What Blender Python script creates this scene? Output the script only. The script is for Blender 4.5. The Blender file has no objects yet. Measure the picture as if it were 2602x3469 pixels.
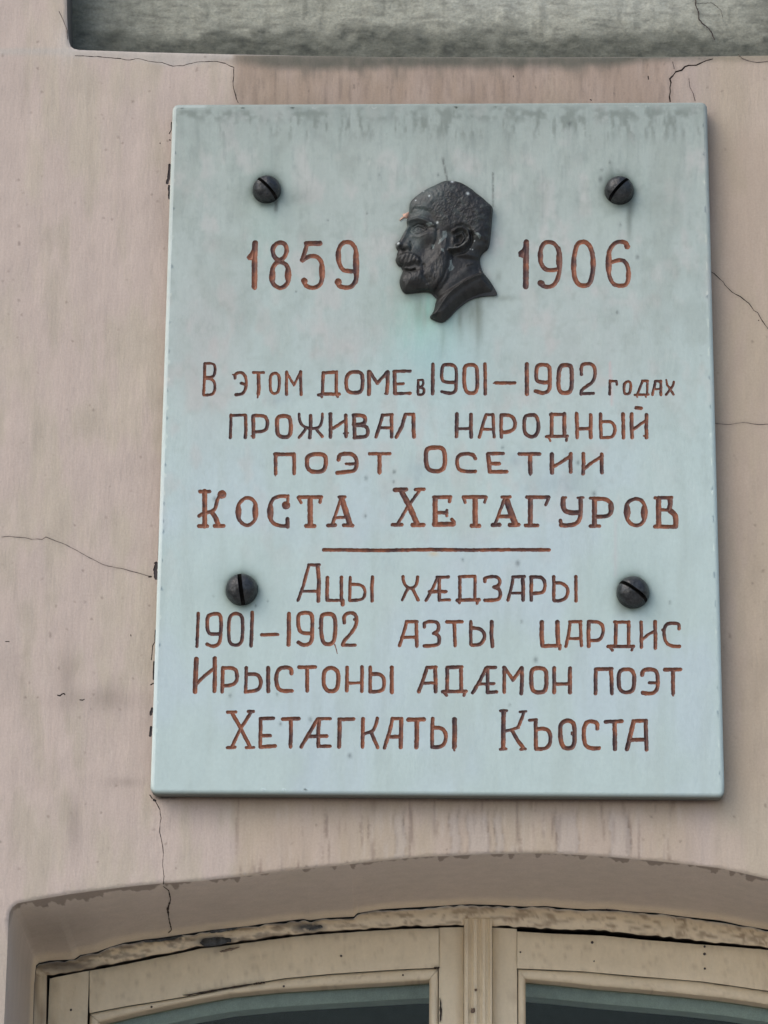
import bpy, math, random
import numpy as np
from mathutils import Vector, Matrix
from mathutils.geometry import delaunay_2d_cdt
random.seed(7)

# ------------------------------------------------------------------ camera
scene = bpy.context.scene
CAM = dict(x=0.0315, y=-2.9848 - 0.021, z=1.65, yaw=0.0298, pitch=0.2952, roll=0.0098, f=9829.9)
ZC = 1.65 + 0.9927                      # height of the middle of the plaque above the pavement
W0, H0 = 2602.0, 3469.0                 # size of the survey photograph the outlines were measured on
cy_, sy_ = math.cos(CAM['yaw']), math.sin(CAM['yaw'])
cp_, sp_ = math.cos(CAM['pitch']), math.sin(CAM['pitch'])
F_ = np.array([-sy_ * cp_, cy_ * cp_, sp_]); R_ = np.array([cy_, sy_, 0.0]); U_ = np.cross(R_, F_)
cr_, sr_ = math.cos(CAM['roll']), math.sin(CAM['roll'])
RR, UU = R_ * cr_ + U_ * sr_, -R_ * sr_ + U_ * cr_
CP = np.array([CAM['x'], CAM['y'], CAM['z']])
cam = bpy.data.cameras.new('camera'); camo = bpy.data.objects.new('camera', cam)
scene.collection.objects.link(camo); scene.camera = camo
camo.matrix_world = Matrix(((RR[0], UU[0], -F_[0], CP[0]), (RR[1], UU[1], -F_[1], CP[1]), (RR[2], UU[2], -F_[2], CP[2]), (0, 0, 0, 1)))
cam.sensor_fit = 'VERTICAL'; cam.sensor_height = 36.0; cam.lens = CAM['f'] / H0 * 36.0
cam.clip_start = 0.05; cam.clip_end = 500

# ------------------------------------------------------------------ sky, sun, exposure
SUN_DIR = Vector((-0.60, -0.50, 0.78)).normalized()
world = bpy.data.worlds.new("World"); scene.world = world; world.use_nodes = True
nt = world.node_tree; bg = nt.nodes['Background']
sky = nt.nodes.new('ShaderNodeTexSky'); sky.sky_type = 'NISHITA'; sky.sun_disc = False
sky.sun_elevation = math.asin(SUN_DIR.z); sky.sun_rotation = math.atan2(SUN_DIR.x, SUN_DIR.y)
sky.air_density = 1.0; sky.dust_density = 2.2; sky.ozone_density = 1.0
nt.links.new(sky.outputs[0], bg.inputs[0]); bg.inputs[1].default_value = 0.15
sun = bpy.data.lights.new('sun', 'SUN'); sun.energy = 0.6; sun.angle = math.radians(45); sun.color = (1.0, 0.98, 0.95)
suno = bpy.data.objects.new('sun', sun); scene.collection.objects.link(suno)
suno.rotation_euler = SUN_DIR.to_track_quat('Z', 'Y').to_euler(); suno.location = SUN_DIR * 20
scene.view_settings.view_transform = 'Standard'; scene.view_settings.look = 'None'
scene.view_settings.exposure = 0.72; scene.view_settings.gamma = 1.0

# ------------------------------------------------------------------ helpers
def P(x, y, Y):
    """point of the vertical plane y=Y seen at (x, y) in the survey photograph"""
    x = np.asarray(x, float); y = np.asarray(y, float)
    d = F_[None] + (np.atleast_1d(x)[:, None] - W0 / 2) / CAM['f'] * RR[None] - (np.atleast_1d(y)[:, None] - H0 / 2) / CAM['f'] * UU[None]
    t = (Y - CP[1]) / d[:, 1]
    return CP[None] + d * t[:, None]
def unP(X):
    d = np.asarray(X, float) - CP
    z = d @ F_
    return np.stack([W0 / 2 + CAM['f'] * (d @ RR) / z, H0 / 2 - CAM['f'] * (d @ UU) / z], 1)

_rng = np.random.RandomState(11)
_tabs = [_rng.rand(256, 256) for _ in range(8)]
def vn(x, y, s, seed=0, sy=None):
    """smooth value noise 0..1 with cell size s (sy vertically)"""
    u = np.asarray(x, float) / s + seed * 13.7; v = np.asarray(y, float) / (sy or s) + seed * 7.3
    iu = np.floor(u).astype(int); iv = np.floor(v).astype(int); fu = u - iu; fv = v - iv
    fu = fu * fu * (3 - 2 * fu); fv = fv * fv * (3 - 2 * fv); t = _tabs[seed % 8]
    a = t[iu % 256, iv % 256]; b = t[(iu + 1) % 256, iv % 256]; c = t[iu % 256, (iv + 1) % 256]; d = t[(iu + 1) % 256, (iv + 1) % 256]
    return (a * (1 - fu) + b * fu) * (1 - fv) + (c * (1 - fu) + d * fu) * fv
def fbm(x, y, s, seed=0, sy=None, n=3):
    o = 0; a = 1; tot = 0
    for i in range(n):
        o = o + a * vn(x, y, s / 2 ** i, seed + i, (sy or s) / 2 ** i); tot += a; a *= .55
    return o / tot
def ss(a, b, x):
    t = np.clip((x - a) / (b - a), 0, 1); return t * t * (3 - 2 * t)
def gb(x, y, cx, cy, rx, ry=None, rot=0.0):
    ry = ry or rx; dx = x - cx; dy = y - cy; c, s = math.cos(rot), math.sin(rot)
    return np.exp(-(((dx * c + dy * s) / rx) ** 2 + ((-dx * s + dy * c) / ry) ** 2))
def lin(r, g, b):
    c = np.array([r, g, b], float) / 255
    return np.where(c <= .04045, c / 12.92, ((c + .055) / 1.055) ** 2.4)
def mixc(c, col, t):
    return c * (1 - t[:, None]) + np.asarray(col)[None] * t[:, None]
def segdist(x, y, pts, closed=False):
    d = np.full(np.shape(x), 1e9)
    n = len(pts)
    if n == 1: return np.hypot(x - pts[0][0], y - pts[0][1])
    for i in range(n if closed else n - 1):
        ax, ay = pts[i]; bx, by = pts[(i + 1) % n]
        ex, ey = bx - ax, by - ay; L = ex * ex + ey * ey or 1e-9
        t = np.clip(((x - ax) * ex + (y - ay) * ey) / L, 0, 1)
        np.minimum(d, np.hypot(x - ax - t * ex, y - ay - t * ey), out=d)
    return d
def inpoly(x, y, pts):
    r = np.zeros(np.shape(x), bool); n = len(pts)
    for i in range(n):
        ax, ay = pts[i]; bx, by = pts[(i + 1) % n]
        if ay == by: continue
        r ^= ((ay > y) != (by > y)) & (x < (bx - ax) * (y - ay) / (by - ay) + ax)
    return r
def chaikin(p, closed, k=2):
    p = [np.array(q, float) for q in p]
    for _ in range(k):
        o = [] if closed else [p[0]]
        n = len(p)
        for i in range(n if closed else n - 1):
            a, b = p[i], p[(i + 1) % n]
            o += [a * .75 + b * .25, a * .25 + b * .75]
        if not closed: o.append(p[-1])
        p = o
    return p
def pl(s, ox=0, oy=0, sc=1.0):
    v = [float(t) for t in s.replace('(', ' ').replace(')', ' ').replace(',', ' ').split()]
    return [(ox + v[i] / sc, oy + v[i + 1] / sc) for i in range(0, len(v), 2)]
def march(sd, x0, y0, c):
    """cells of a grid cut along sd=0: vertices, polygons inside, boundary edges"""
    ny, nx = sd.shape; sd = np.where(np.abs(sd) < 1e-4, 1e-4, sd)
    V = []; key = {}; polys = []; bnd = []
    neg = sd < 0
    cnt = neg[:-1, :-1].astype(int) + neg[1:, :-1] + neg[:-1, 1:] + neg[1:, 1:]
    J, I = np.nonzero(cnt)
    def vert(k, x, y, b):
        if k not in key:
            key[k] = len(V); V.append((x, y, b))
        return key[k]
    for j, i in zip(J.tolist(), I.tolist()):
        cs = ((i, j), (i + 1, j), (i + 1, j + 1), (i, j + 1)); poly = []
        for q in range(4):
            a = cs[q]; b = cs[(q + 1) % 4]; va = sd[a[1], a[0]]; vb = sd[b[1], b[0]]
            if va < 0: poly.append(vert(a, x0 + a[0] * c, y0 + a[1] * c, 0))
            if (va < 0) != (vb < 0):
                t = min(max(va / (va - vb), .03), .97)
                k = (min(a, b), max(a, b))
                poly.append(vert(k, x0 + (a[0] + t * (b[0] - a[0])) * c, y0 + (a[1] + t * (b[1] - a[1])) * c, 1))
        if len(poly) >= 3:
            polys.append(poly)
            if cnt[j, i] < 4:
                n = len(poly)
                for q in range(n):
                    a, b = poly[q], poly[(q + 1) % n]
                    if V[a][2] and V[b][2]: bnd.append((a, b))
    return np.array(V).reshape(-1, 3), polys, bnd

def link(name, verts, faces, mat=None, parent=None, col=None, smooth=True, normals=None, extra=None):
    me = bpy.data.meshes.new(name)
    me.from_pydata([tuple(v) for v in np.asarray(verts, float)], [], faces)
    if smooth: me.polygons.foreach_set('use_smooth', [True] * len(me.polygons))
    if col is not None:
        a = me.color_attributes.new('tint', 'FLOAT_COLOR', 'POINT')
        a.data.foreach_set('color', np.concatenate([np.asarray(col, float), np.ones((len(col), 1))], 1).ravel())
    if extra:
        for k, v in extra.items():
            a = me.attributes.new(k, 'FLOAT', 'POINT'); a.data.foreach_set('value', np.asarray(v, float))
    if mat: me.materials.append(mat)
    me.update()
    if normals is not None: me.normals_split_custom_set_from_vertices([tuple(n) for n in normals])
    o = bpy.data.objects.new(name, me); scene.collection.objects.link(o)
    if parent: o.parent = parent
    return o
def thing(name, label, cat, loc=(0, 0, 0), group=None):
    o = bpy.data.objects.new(name, None); scene.collection.objects.link(o); o.location = loc; o.empty_display_size = .05
    o['label'] = label; o['category'] = cat
    if group: o['group'] = group
    return o
def fix(o, parent):
    """keep world coordinates of a mesh built in world space under a thing with a location"""
    o.parent = parent; o.matrix_parent_inverse = Matrix.Translation(-Vector(parent.location)); return o

# ------------------------------------------------------------------ materials
def mat(name, base=None, rough=.85, spec=.3, metal=0.0, attr=True, fine=(600, .12), fine2=(60, .10), stretch=1.0, bump=((500, .0003),), extra=None, gain=(1, 1, 1)):
    m = bpy.data.materials.new(name); m.use_nodes = True; t = m.node_tree; N = t.nodes; L = t.links
    b = N['Principled BSDF']; b.inputs['Roughness'].default_value = rough; b.inputs['Metallic'].default_value = metal
    b.inputs['Specular IOR Level'].default_value = spec
    tc = N.new('ShaderNodeTexCoord'); mp = N.new('ShaderNodeMapping'); mp.inputs['Scale'].default_value = (1, 1, stretch)
    L.new(tc.outputs['Object'], mp.inputs[0])
    if attr:
        a = N.new('ShaderNodeAttribute'); a.attribute_name = 'tint'; col = a.outputs['Color']
    else:
        a = N.new('ShaderNodeRGB'); a.outputs[0].default_value = (*base, 1); col = a.outputs[0]
    def mul(c, fac):
        x = N.new('ShaderNodeMix'); x.data_type = 'RGBA'; x.blend_type = 'MULTIPLY'; x.inputs[0].default_value = 1
        L.new(c, x.inputs[6]); L.new(fac, x.inputs[7]); return x.outputs[2]
    for i, (sc, am) in enumerate((fine, fine2)):
        n = N.new('ShaderNodeTexNoise'); n.inputs['Scale'].default_value = sc; n.inputs['Detail'].default_value = 4; n.inputs['Roughness'].default_value = .6
        L.new(mp.outputs[0] if i == 1 else tc.outputs['Object'], n.inputs['Vector'])
        r = N.new('ShaderNodeMapRange'); r.inputs[1].default_value = .3; r.inputs[2].default_value = .7
        r.inputs[3].default_value = 1 - am; r.inputs[4].default_value = 1 + am; L.new(n.outputs[0], r.inputs[0])
        col = mul(col, r.outputs[0])
    L.new(col, b.inputs['Base Color'])
    prev = None
    for sc, ds in bump:
        n = N.new('ShaderNodeTexNoise'); n.inputs['Scale'].default_value = sc; n.inputs['Detail'].default_value = 5
        L.new(mp.outputs[0], n.inputs['Vector'])
        bp = N.new('ShaderNodeBump'); bp.inputs['Distance'].default_value = ds; bp.inputs['Strength'].default_value = 1
        L.new(n.outputs[0], bp.inputs['Height'])
        if prev: L.new(prev, bp.inputs['Normal'])
        prev = bp.outputs[0]
    if prev: L.new(prev, b.inputs['Normal'])
    return m
M_plaster = mat('painted plaster', stretch=.22, fine=(420, .06), fine2=(60, .05), bump=((260, .0005), (34, .0014)))
M_niche = mat('weathered cement render', stretch=1.6, fine=(300, .16), fine2=(70, .14), bump=((260, .0007), (60, .0010)))
M_marble = mat('weathered white marble', rough=.72, spec=.3, stretch=.5, fine=(260, .03), fine2=(40, .035), bump=((300, .00025), (18, .0015)))
M_paint = mat('letter paint', rough=.5, spec=.4, fine=(700, .18), fine2=(160, .22), bump=((500, .0006),))
M_bronze = mat('dark cast bronze', rough=.48, spec=.34, metal=.0, fine=(380, .18), fine2=(90, .22), bump=((420, .0003), (160, .0003)))
M_screw = mat('dark steel', base=(.032, .033, .033), attr=False, rough=.36, spec=.5, metal=.5, fine=(420, .35), fine2=(120, .6), bump=((350, .0007),))
M_wood = mat('cream oil paint on wood', rough=.5, spec=.4, stretch=.4, fine=(300, .03), fine2=(60, .05), bump=((90, .0012), (14, .004)))
M_crack = mat('crack', base=(.065, .052, .045), attr=False, rough=1, spec=0)
M_hair = mat('fine crack', base=(.21, .175, .155), attr=False, rough=1, spec=0)
M_chip = mat('dark flaked layer', base=(.085, .072, .07), attr=False, rough=1, spec=.1, bump=((600, .001),))
M_dark = mat('dark gap', base=(.012, .011, .010), attr=False, rough=1, spec=0)  # near black, stands for shade in the frame gap and screw slots
M_ground = mat('grey paving', base=(.48, .46, .42), attr=False, rough=.9, fine=(60, .2), fine2=(4, .2), bump=((80, .004),))
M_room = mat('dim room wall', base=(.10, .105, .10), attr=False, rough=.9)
M_inner = mat('pale inner sash paint', base=(.74, .74, .68), attr=False, rough=.6)
def glass_mat():
    m = bpy.data.materials.new('window glass'); m.use_nodes = True; b = m.node_tree.nodes['Principled BSDF']
    b.inputs['Base Color'].default_value = (.74, .85, .81, 1); b.inputs['Roughness'].default_value = .02
    b.inputs['Transmission Weight'].default_value = 1.0; b.inputs['IOR'].default_value = 1.22
    return m
M_glass = glass_mat()

# ------------------------------------------------------------------ ground
ground = link('pavement', [(-60, -60, 0), (60, -60, 0), (60, 0.6, 0), (-60, 0.6, 0)], [(0, 1, 2, 3)], M_ground, smooth=False)
ground['kind'] = 'structure'

# ------------------------------------------------------------------ cut-out shapes: cracks in the wall
def line_sd(strokes, X, Y, cell):
    sd = np.full(X.shape, 1e9)
    for kind, w, pts in strokes:
        if kind == 'P':
            d = segdist(X, Y, pts, True); d = np.where(inpoly(X, Y, pts), -d, d)
        else:
            if kind == 'S': pts = chaikin(pts, False)
            if kind == 'O': pts = chaikin(pts, True)
            if kind == 'E':                    # swelling stroke: thick in the middle, tapering into the thin one
                (ax, ay), (bx, by) = pts; ex, ey = bx - ax, by - ay; L = math.hypot(ex, ey); ax -= ex / L * w * .45; ay -= ey / L * w * .45; L += .9 * w; ex, ey = ex / math.hypot(bx - pts[0][0], by - pts[0][1]), ey / math.hypot(bx - pts[0][0], by - pts[0][1])
                t = np.clip(((X - ax) * ex + (Y - ay) * ey) / L, 0, 1)
                d = np.hypot(X - ax - t * L * ex, Y - ay - t * L * ey) - w / 2 * np.sin(math.pi * (.06 + .88 * t)) ** .55
                np.minimum(sd, d, out=sd); continue
            d = segdist(X, Y, pts, kind == 'O') - w / 2
        np.minimum(sd, d, out=sd)
    return sd
def shape(strokes, cell, wob=(8, 1.3), seed=0, pad=12):
    xs = [p[0] for s in strokes for p in s[2]]; ys = [p[1] for s in strokes for p in s[2]]; m = max(s[1] for s in strokes) / 2 + pad
    x0, x1, y0, y1 = min(xs) - m, max(xs) + m, min(ys) - m, max(ys) + m
    X, Y = np.meshgrid(np.arange(x0, x1, cell), np.arange(y0, y1, cell))
    sd = line_sd(strokes, X, Y, cell)
    sd += (fbm(X, Y, wob[0], seed) - .5) * 2 * wob[1]
    sd[0, :] = sd[-1, :] = 5; sd[:, 0] = sd[:, -1] = 5
    return sd, X[0, 0], Y[0, 0]

Z1 = (0, 0, 1.2762); Z3 = (0, 2600, 1.2762); Z4 = (1300, 2600, 1.2742); Z5 = (0, 1700, 2.765); Z6 = (2302, 800, 3.16); Z8 = (2000, 0, 2.7558)
wall_cracks = [
    (2.0, pl('20 334 80 327 200 335 300 350 395 350 430 330 500 362 620 400 730 465 870 540 960 585 1090 622 1130 620 1300 670 1410 700', *Z5)),
    (2.3, pl('330 375 400 430 470 495 490 525 560 598 650 650 740 715 800 795 840 820 885 905 950 990 1000 1040', *Z6)),
    (2.0, pl('370 2005 550 2018 680 1995 850 2015 960 2010', *Z6)),
    (4.2, pl('742 945 735 905 748 860 745 820 752 770 740 735 770 705 800 670 850 655 880 625 920 610 990 608 1030 590 1080 565 1140 552', *Z8)),
    (2.2, pl('975 940 960 870 930 810 920 735', *Z8)),
    (2.2, pl('770 580 785 645', *Z8)),
    (2.6, pl('1385 510 1420 545 1480 570 1560 580 1660 578 1760 585', *Z8)),
    (2.2, pl('325 241 420 245 520 252 545 260 600 254 640 264 700 272 750 285 790 284 850 270 940 264 975 274 1012 292 1010 330 1008 370 1018 410 1030 444', *Z1)),
    (2.2, pl('255 50 275 90 290 130 293 168', *Z1)),
    (2.0, pl('666 136 674 150 690 180 695 220 690 280 700 320 708 370 703 420 708 470 706 504', *Z3)),
]
chips = [
    (2.5, pl('1490 310 1480 545', *Z5)), (13, pl('1465 580 1455 640 1463 715', *Z5)), (3, pl('1455 1200 1452 1310 1430 1350 1425 1420 1418 1480', *Z5)),
    (6, pl('1443 1500 1440 1590 1437 1660', *Z5)), (10, pl('1425 1940 1415 1990', *Z5)), (9, pl('1415 2110 1410 2190', *Z5)), (4, pl('1437 1700 1412 1715', *Z5)),
    (5, pl('1396 704 1418 702', *Z5)), (4, pl('540 1812 562 1818 585 1800 600 1797 608 1806', *Z5)), (3.4, pl('750 1855 775 1858 790 1850', *Z5)), (3.6, pl('1226 1247 1228 1258', *Z5)), (3.2, pl('55 1308 85 1308', *Z5)),
    (3, [(581, 414), (580, 440), (574, 452)]), (5, [(575, 473), (576, 474)]), (3, [(542, 484), (543, 485)]), (10, [(575, 560), (572, 600), (567, 620)]), (8, [(573, 630), (574, 672)]),
    (4, [(2570, 1085), (2570.5, 1086)]), (3, [(1739, 256), (1740, 260)]), (3.4, [(2196, 258), (2197, 268)]), (3, [(2000, 338), (2004, 340)]),
    (3.5, [(508, 2693), (516, 2705)]), (8, [(521, 2709), (526, 2712)]),
]
YF = -0.021                              # front face of the plaque
dug = []                                 # (sd, x0, y0, cell, depth, name, material)
for i, (w, pts) in enumerate(wall_cracks):
    # a hairline wanders: subdivide and jitter, widen and pinch along its length
    q = []
    for a, b in zip(pts[:-1], pts[1:]):
        n = max(1, int(math.hypot(b[0] - a[0], b[1] - a[1]) / 14))
        for k in range(n):
            t = k / n; q.append((a[0] + (b[0] - a[0]) * t + random.uniform(-1, 1) * 1.3, a[1] + (b[1] - a[1]) * t + random.uniform(-1, 1) * 1.3))
    q.append(pts[-1]); st = [('L', w * random.uniform(.7, 1.35), [u, v]) for u, v in zip(q[:-1], q[1:])]
    sd, x0, y0 = shape(st, 1.1, (7, .35), i); dug.append((sd, x0, y0, 1.1, .0010 if i in (0, 2, 4, 5, 6, 8) else .0020, 'crack', M_hair if i in (0, 2, 4, 5, 6, 8) else M_crack))
for i, (w, pts) in enumerate(chips):
    sd, x0, y0 = shape([('L', w, pts)], 1.1, (6, w * .22), i + 3); dug.append((sd, x0, y0, 1.1, .0012, 'chip', M_chip if w > 5.5 else M_crack))

arch_out = pl('16 1109 22 980 30 800 36 660 40 625 52 603 75 586 150 572 290 548 400 533 520 518 610 508 700 500 860 490 950 480 1050 470 1150 457 1250 445 1350 434 1450 425 1550 413 1640 404', *Z3) + \
    pl('100 390 200 383 300 380 400 374 500 372 600 370 700 370 800 374 900 380 1000 387 1100 396 1200 405 1320 418 1440 432 1550 455 1659 480', *Z4) + \
    [(2750, 3003), (2900, 3032), (3200, 3095), (3560, 3182), (3600, 3200), (3618, 3240)]
niche_edge = [(226, -300), (226, 0), (227, 60), (230, 110), (234, 141), (239, 155), (250, 163), (268, 167), (470, 174), (784, 182), (1100, 188), (1300, 191), (1800, 192), (2300, 190), (2602, 186), (3300, 180)]

def sill_z(): return 0.95
# wall outline in survey coordinates comes from real metres
def to2(x, z, Y=0.0): return tuple(unP([(x, Y, z)])[0])
WX0, WX1, WZ1 = -2.2, 3.0, 4.6

# ---- wall face: constrained Delaunay triangulation with openings and every crack cut out
def plane_cdt(outline_loops, dug_list, pts, plane_Y, keep):
    co = []; ed = []
    for lp in outline_loops:
        b = len(co); co += [tuple(p) for p in lp]; n = len(lp); ed += [(b + i, b + (i + 1) % n) for i in range(n)]
    pieces = []
    for (sd, x0, y0, c, dep, nm, mt) in dug_list:
        V, polys, bnd = march(sd, x0, y0, c)
        idx = {}
        for a, b in bnd:
            for k in (a, b):
                if k not in idx: idx[k] = len(co); co.append((V[k][0], V[k][1]))
            ed.append((idx[a], idx[b]))
        pieces.append((V, polys))
    co += [tuple(p) for p in pts]
    r = delaunay_2d_cdt([Vector(c) for c in co], ed, [], 0, 1e-5, False)
    v = np.array([(a.x, a.y) for a in r[0]]); f = np.array([list(t) for t in r[2]])
    c = v[f].mean(1)
    ok = keep(c)
    for (sd, x0, y0, cc, dep, nm, mt) in dug_list:
        i = (c[:, 0] - x0) / cc; j = (c[:, 1] - y0) / cc
        m = (i >= 0) & (j >= 0) & (i < sd.shape[1] - 1) & (j < sd.shape[0] - 1)
        ii = i[m].astype(int); jj = j[m].astype(int); fi = i[m] - ii; fj = j[m] - jj
        s = (sd[jj, ii] * (1 - fi) + sd[jj, ii + 1] * fi) * (1 - fj) + (sd[jj + 1, ii] * (1 - fi) + sd[jj + 1, ii + 1] * fi) * fj
        k = np.nonzero(m)[0]; ok[k[s < 0]] = False
    f = f[ok]
    used, inv = np.unique(f.ravel(), return_inverse=True)
    return v[used], inv.reshape(-1, 3), pieces
def clear_of(dug_list, pts, m=1.2):
    ok = np.ones(len(pts), bool)
    for (sd, x0, y0, c, *_r) in dug_list:
        i = ((pts[:, 0] - x0) / c).astype(int); j = ((pts[:, 1] - y0) / c).astype(int)
        q = (pts[:, 0] > x0) & (pts[:, 1] > y0) & (i < sd.shape[1]) & (j < sd.shape[0])
        k = np.nonzero(q)[0]; ok[k[sd[j[k], i[k]] < m]] = False
    return ok
def orient(v3, f):
    a, b, c = v3[f[:, 0]], v3[f[:, 1]], v3[f[:, 2]]
    fl = np.cross(b - a, c - a)[:, 1] > 0
    f = f.copy(); f[fl] = f[fl][:, ::-1]; return f

# colours of the painted wall (paint, dirt, run marks and painted-in shade around the plaque; values are survey sRGB scaled to reflectance)
K = 1.0
def wall_colour(x, y):
    n1 = fbm(x, y, 160, 0, 420); n2 = fbm(x, y, 45, 3, 160); n3 = fbm(x, y, 14, 5, 60, 2)
    c = np.tile(lin(184, 168, 158), (len(x), 1))
    c = mixc(c, lin(179, 168, 150), ss(.42, .66, n1 * .6 + n2 * .4) * .6)
    c = mixc(c, lin(150, 138, 128), ss(.55, .85, n2) * .20)
    c = mixc(c, lin(198, 186, 174), ss(.55, .85, n3) * .10)
    # brown run-off between recess and plaque
    t = ss(770, 815, x + 14 * (n2 - .5)) * (1 - ss(2230, 2330, x + 30 * (n2 - .5))) * (1 - ss(350, 420, y)) * ss(100, 190, y)
    c = mixc(c, lin(150, 130, 114), t * (.45 + .5 * n2))
    s = ss(.55, .8, fbm(x, y, 9, 2, 90, 2)); c = mixc(c, lin(114, 101, 92), t * s * .35)
    t2 = ss(2200, 2350, x) * (1 - ss(2480, 2650, x)) * (1 - ss(300, 500, y)); c = mixc(c, lin(160, 142, 132), t2 * .35)
    # grey grime spilling over the lower lip of the recess
    e = 186 + 26 * ss(650, 1000, x) * (1 - ss(1950, 2250, x)) * (.5 + fbm(x, y, 60, 4)) + 14
    g = 1 - ss(-16, 24, y - e); g *= ss(600, 1000, x)
    c = mixc(c, lin(88, 89, 80), np.clip(g, 0, 1) * (.72 + .4 * n2).clip(0, 1))
    g2 = ss(860, 1000, x) * (1 - ss(1900, 2200, x)) * (1 - ss(20, 60, y - e)); c = mixc(c, lin(120, 112, 102), g2 * ss(.45, .7, n2) * .55)
    # pale torn lip left of the recess
    l = (1 - ss(780, 800, x)) * ss(160, 168, y) * (1 - ss(186, 206, y + 10 * ss(300, 200, x) - 30 * gb(x, y, 600, 215, 120, 60))); c = mixc(c, lin(176, 168, 160), l * .8)
    l = gb(x, y, 225, 150, 30, 60); c = mixc(c, lin(196, 188, 180), l * .5)
    # run-off under the plaque
    t = ss(780, 810, x + 16 * (n2 - .5)) * (1 - ss(2290, 2420, x + 40 * (n2 - .5))) * ss(2660, 2720, y)
    c = mixc(c, lin(176, 158, 138), t * (.35 + .4 * n2))
    s = ss(.62, .8, fbm(x, y, 11, 1, 150, 2)); c = mixc(c, lin(118, 100, 90), t * s * .55)
    s = ss(.6, .85, fbm(x, y, 16, 6, 120, 2)); c = mixc(c, lin(188, 176, 166), t * s * .3)
    for cx, w in ((1620, 34), (1920, 36), (2100, 32), (1540, 14), (1690, 12), (1355, 16)):   # outlines of dried drips
        xx = np.abs(x - cx + 5 * np.sin(y / 23)); o = np.exp(-((xx - w) / 4.5) ** 2) * ss(2720, 2760, y) * (.35 + .65 * vn(x, y, 12, 2, 30))
        c = mixc(c, lin(100, 88, 80), o * .5)
        c = mixc(c, lin(182, 171, 163), (xx < w) * ss(2740, 2780, y) * .4)
    u = np.exp(-np.clip(y - (2703 + .0065 * (x - 500)), 0, 999) / 6.0) * (y > 2690) * ss(505, 545, x) * (1 - ss(2440, 2460, x)); c = mixc(c, lin(52, 44, 40), u * .95)  # contact shadow under the slab, painted as a near-black band
    u = ss(560, 640, x) * (1 - ss(2440, 2460, x)) * (y > 2690) * np.exp(-np.clip(y - 2712, 0, 999) / 40.0); c = mixc(c, lin(132, 112, 98), u * .5)  # softer brown fade of that painted shadow, further down
    # browner strip right of the plaque: its soft shade painted into the wall colour
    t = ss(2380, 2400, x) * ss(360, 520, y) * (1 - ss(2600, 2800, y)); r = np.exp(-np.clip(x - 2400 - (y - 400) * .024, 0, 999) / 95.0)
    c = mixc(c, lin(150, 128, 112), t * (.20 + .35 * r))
    t = ss(2380, 2420, x) * ss(330, 400, y) * (1 - ss(600, 800, y)) * np.exp(-np.clip(x - 2395, 0, 999) / 30.0); c = mixc(c, lin(110, 96, 86), t * .4)  # darker shade painted close to the upper right edge
    c = mixc(c, lin(176, 160, 136), ss(2380, 2440, x) * .35)
    # smudges on the left
    for cx, cy, rx, ry, a in ((230, 2290, 30, 120, .35), (380, 2370, 60, 50, .35), (320, 2370, 160, 30, .18), (250, 2800, 30, 90, .35), (420, 2650, 60, 16, .35), (540, 700, 30, 120, .2), (60, 2300, 60, 100, .15)):
        c = mixc(c, lin(118, 108, 98), gb(x, y, cx, cy, rx, ry) * a * (.5 + n2))
    # hairline stains beside cracks
    for w, pts in wall_cracks[:7:1]:
        bx = [p[0] for p in pts]; by = [p[1] for p in pts]
        m = (x > min(bx) - 30) & (x < max(bx) + 30) & (y > min(by) - 30) & (y < max(by) + 30)
        if m.any():
            d = segdist(x[m], y[m], pts); tt = np.zeros(len(x)); tt[m] = np.exp(-(d / 7) ** 2) * .22 * min(1, w / 3); c = mixc(c, lin(95, 85, 78), tt)
    sp = fbm(x, y, 9, 7, 13, 2); c = mixc(c, lin(90, 80, 72), ss(.86, .93, sp) * .5)
    return c * np.array([.92, .91, .875])

# ------------------------------------------------------------------ build wall
wall = thing('building_wall', 'pink and beige plastered house wall, cracked and streaked, behind the plaque', 'wall', (0, 0, 0))
op = list(arch_out)
zl = to2(*[P([op[0][0]], [op[0][1]], 0)[0][0], sill_z()]); zr = to2(*[P([op[-1][0]], [op[-1][1]], 0)[0][0], sill_z()])
op = [zl] + op + [zr]
nb = niche_edge + [to2(1.25, 4.0), to2(P([226], [-300], 0)[0][0], 4.0)]
outl = [to2(WX0, 0.0), to2(WX1, 0.0), to2(WX1, WZ1), to2(WX0, WZ1)]
g = np.stack(np.meshgrid(np.arange(-40, 2650, 7.0), np.arange(-40, 3120, 7.0)), -1).reshape(-1, 2)
g = g + _rng.uniform(-1.5, 1.5, g.shape)
hid = (g[:, 0] > 640) & (g[:, 0] < 2360) & (g[:, 1] > 400) & (g[:, 1] < 2640)
g2 = np.stack(np.meshgrid(np.arange(-1500, 4500, 90.0), np.arange(-1800, 5500, 90.0)), -1).reshape(-1, 2) + .37
g2 = g2[~((g2[:, 0] > -45) & (g2[:, 0] < 2655) & (g2[:, 1] > -45) & (g2[:, 1] < 3125))]
g = np.concatenate([g[~hid], g2])
g = g[inpoly(g[:, 0], g[:, 1], outl)]
def not_open(c, m=0): return ~inpoly(c[:, 0], c[:, 1], op) & ~inpoly(c[:, 0], c[:, 1], nb)
g = g[not_open(g)]
g = g[(segdist(g[:, 0], g[:, 1], op, True) > 3) & (segdist(g[:, 0], g[:, 1], nb, True) > 3)]
g = g[clear_of(dug, g)]
v2, f, pieces = plane_cdt([outl, op, nb], dug, g, 0, lambda c: inpoly(c[:, 0], c[:, 1], outl) & not_open(c))
v3 = P(v2[:, 0], v2[:, 1], 0.0)
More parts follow.
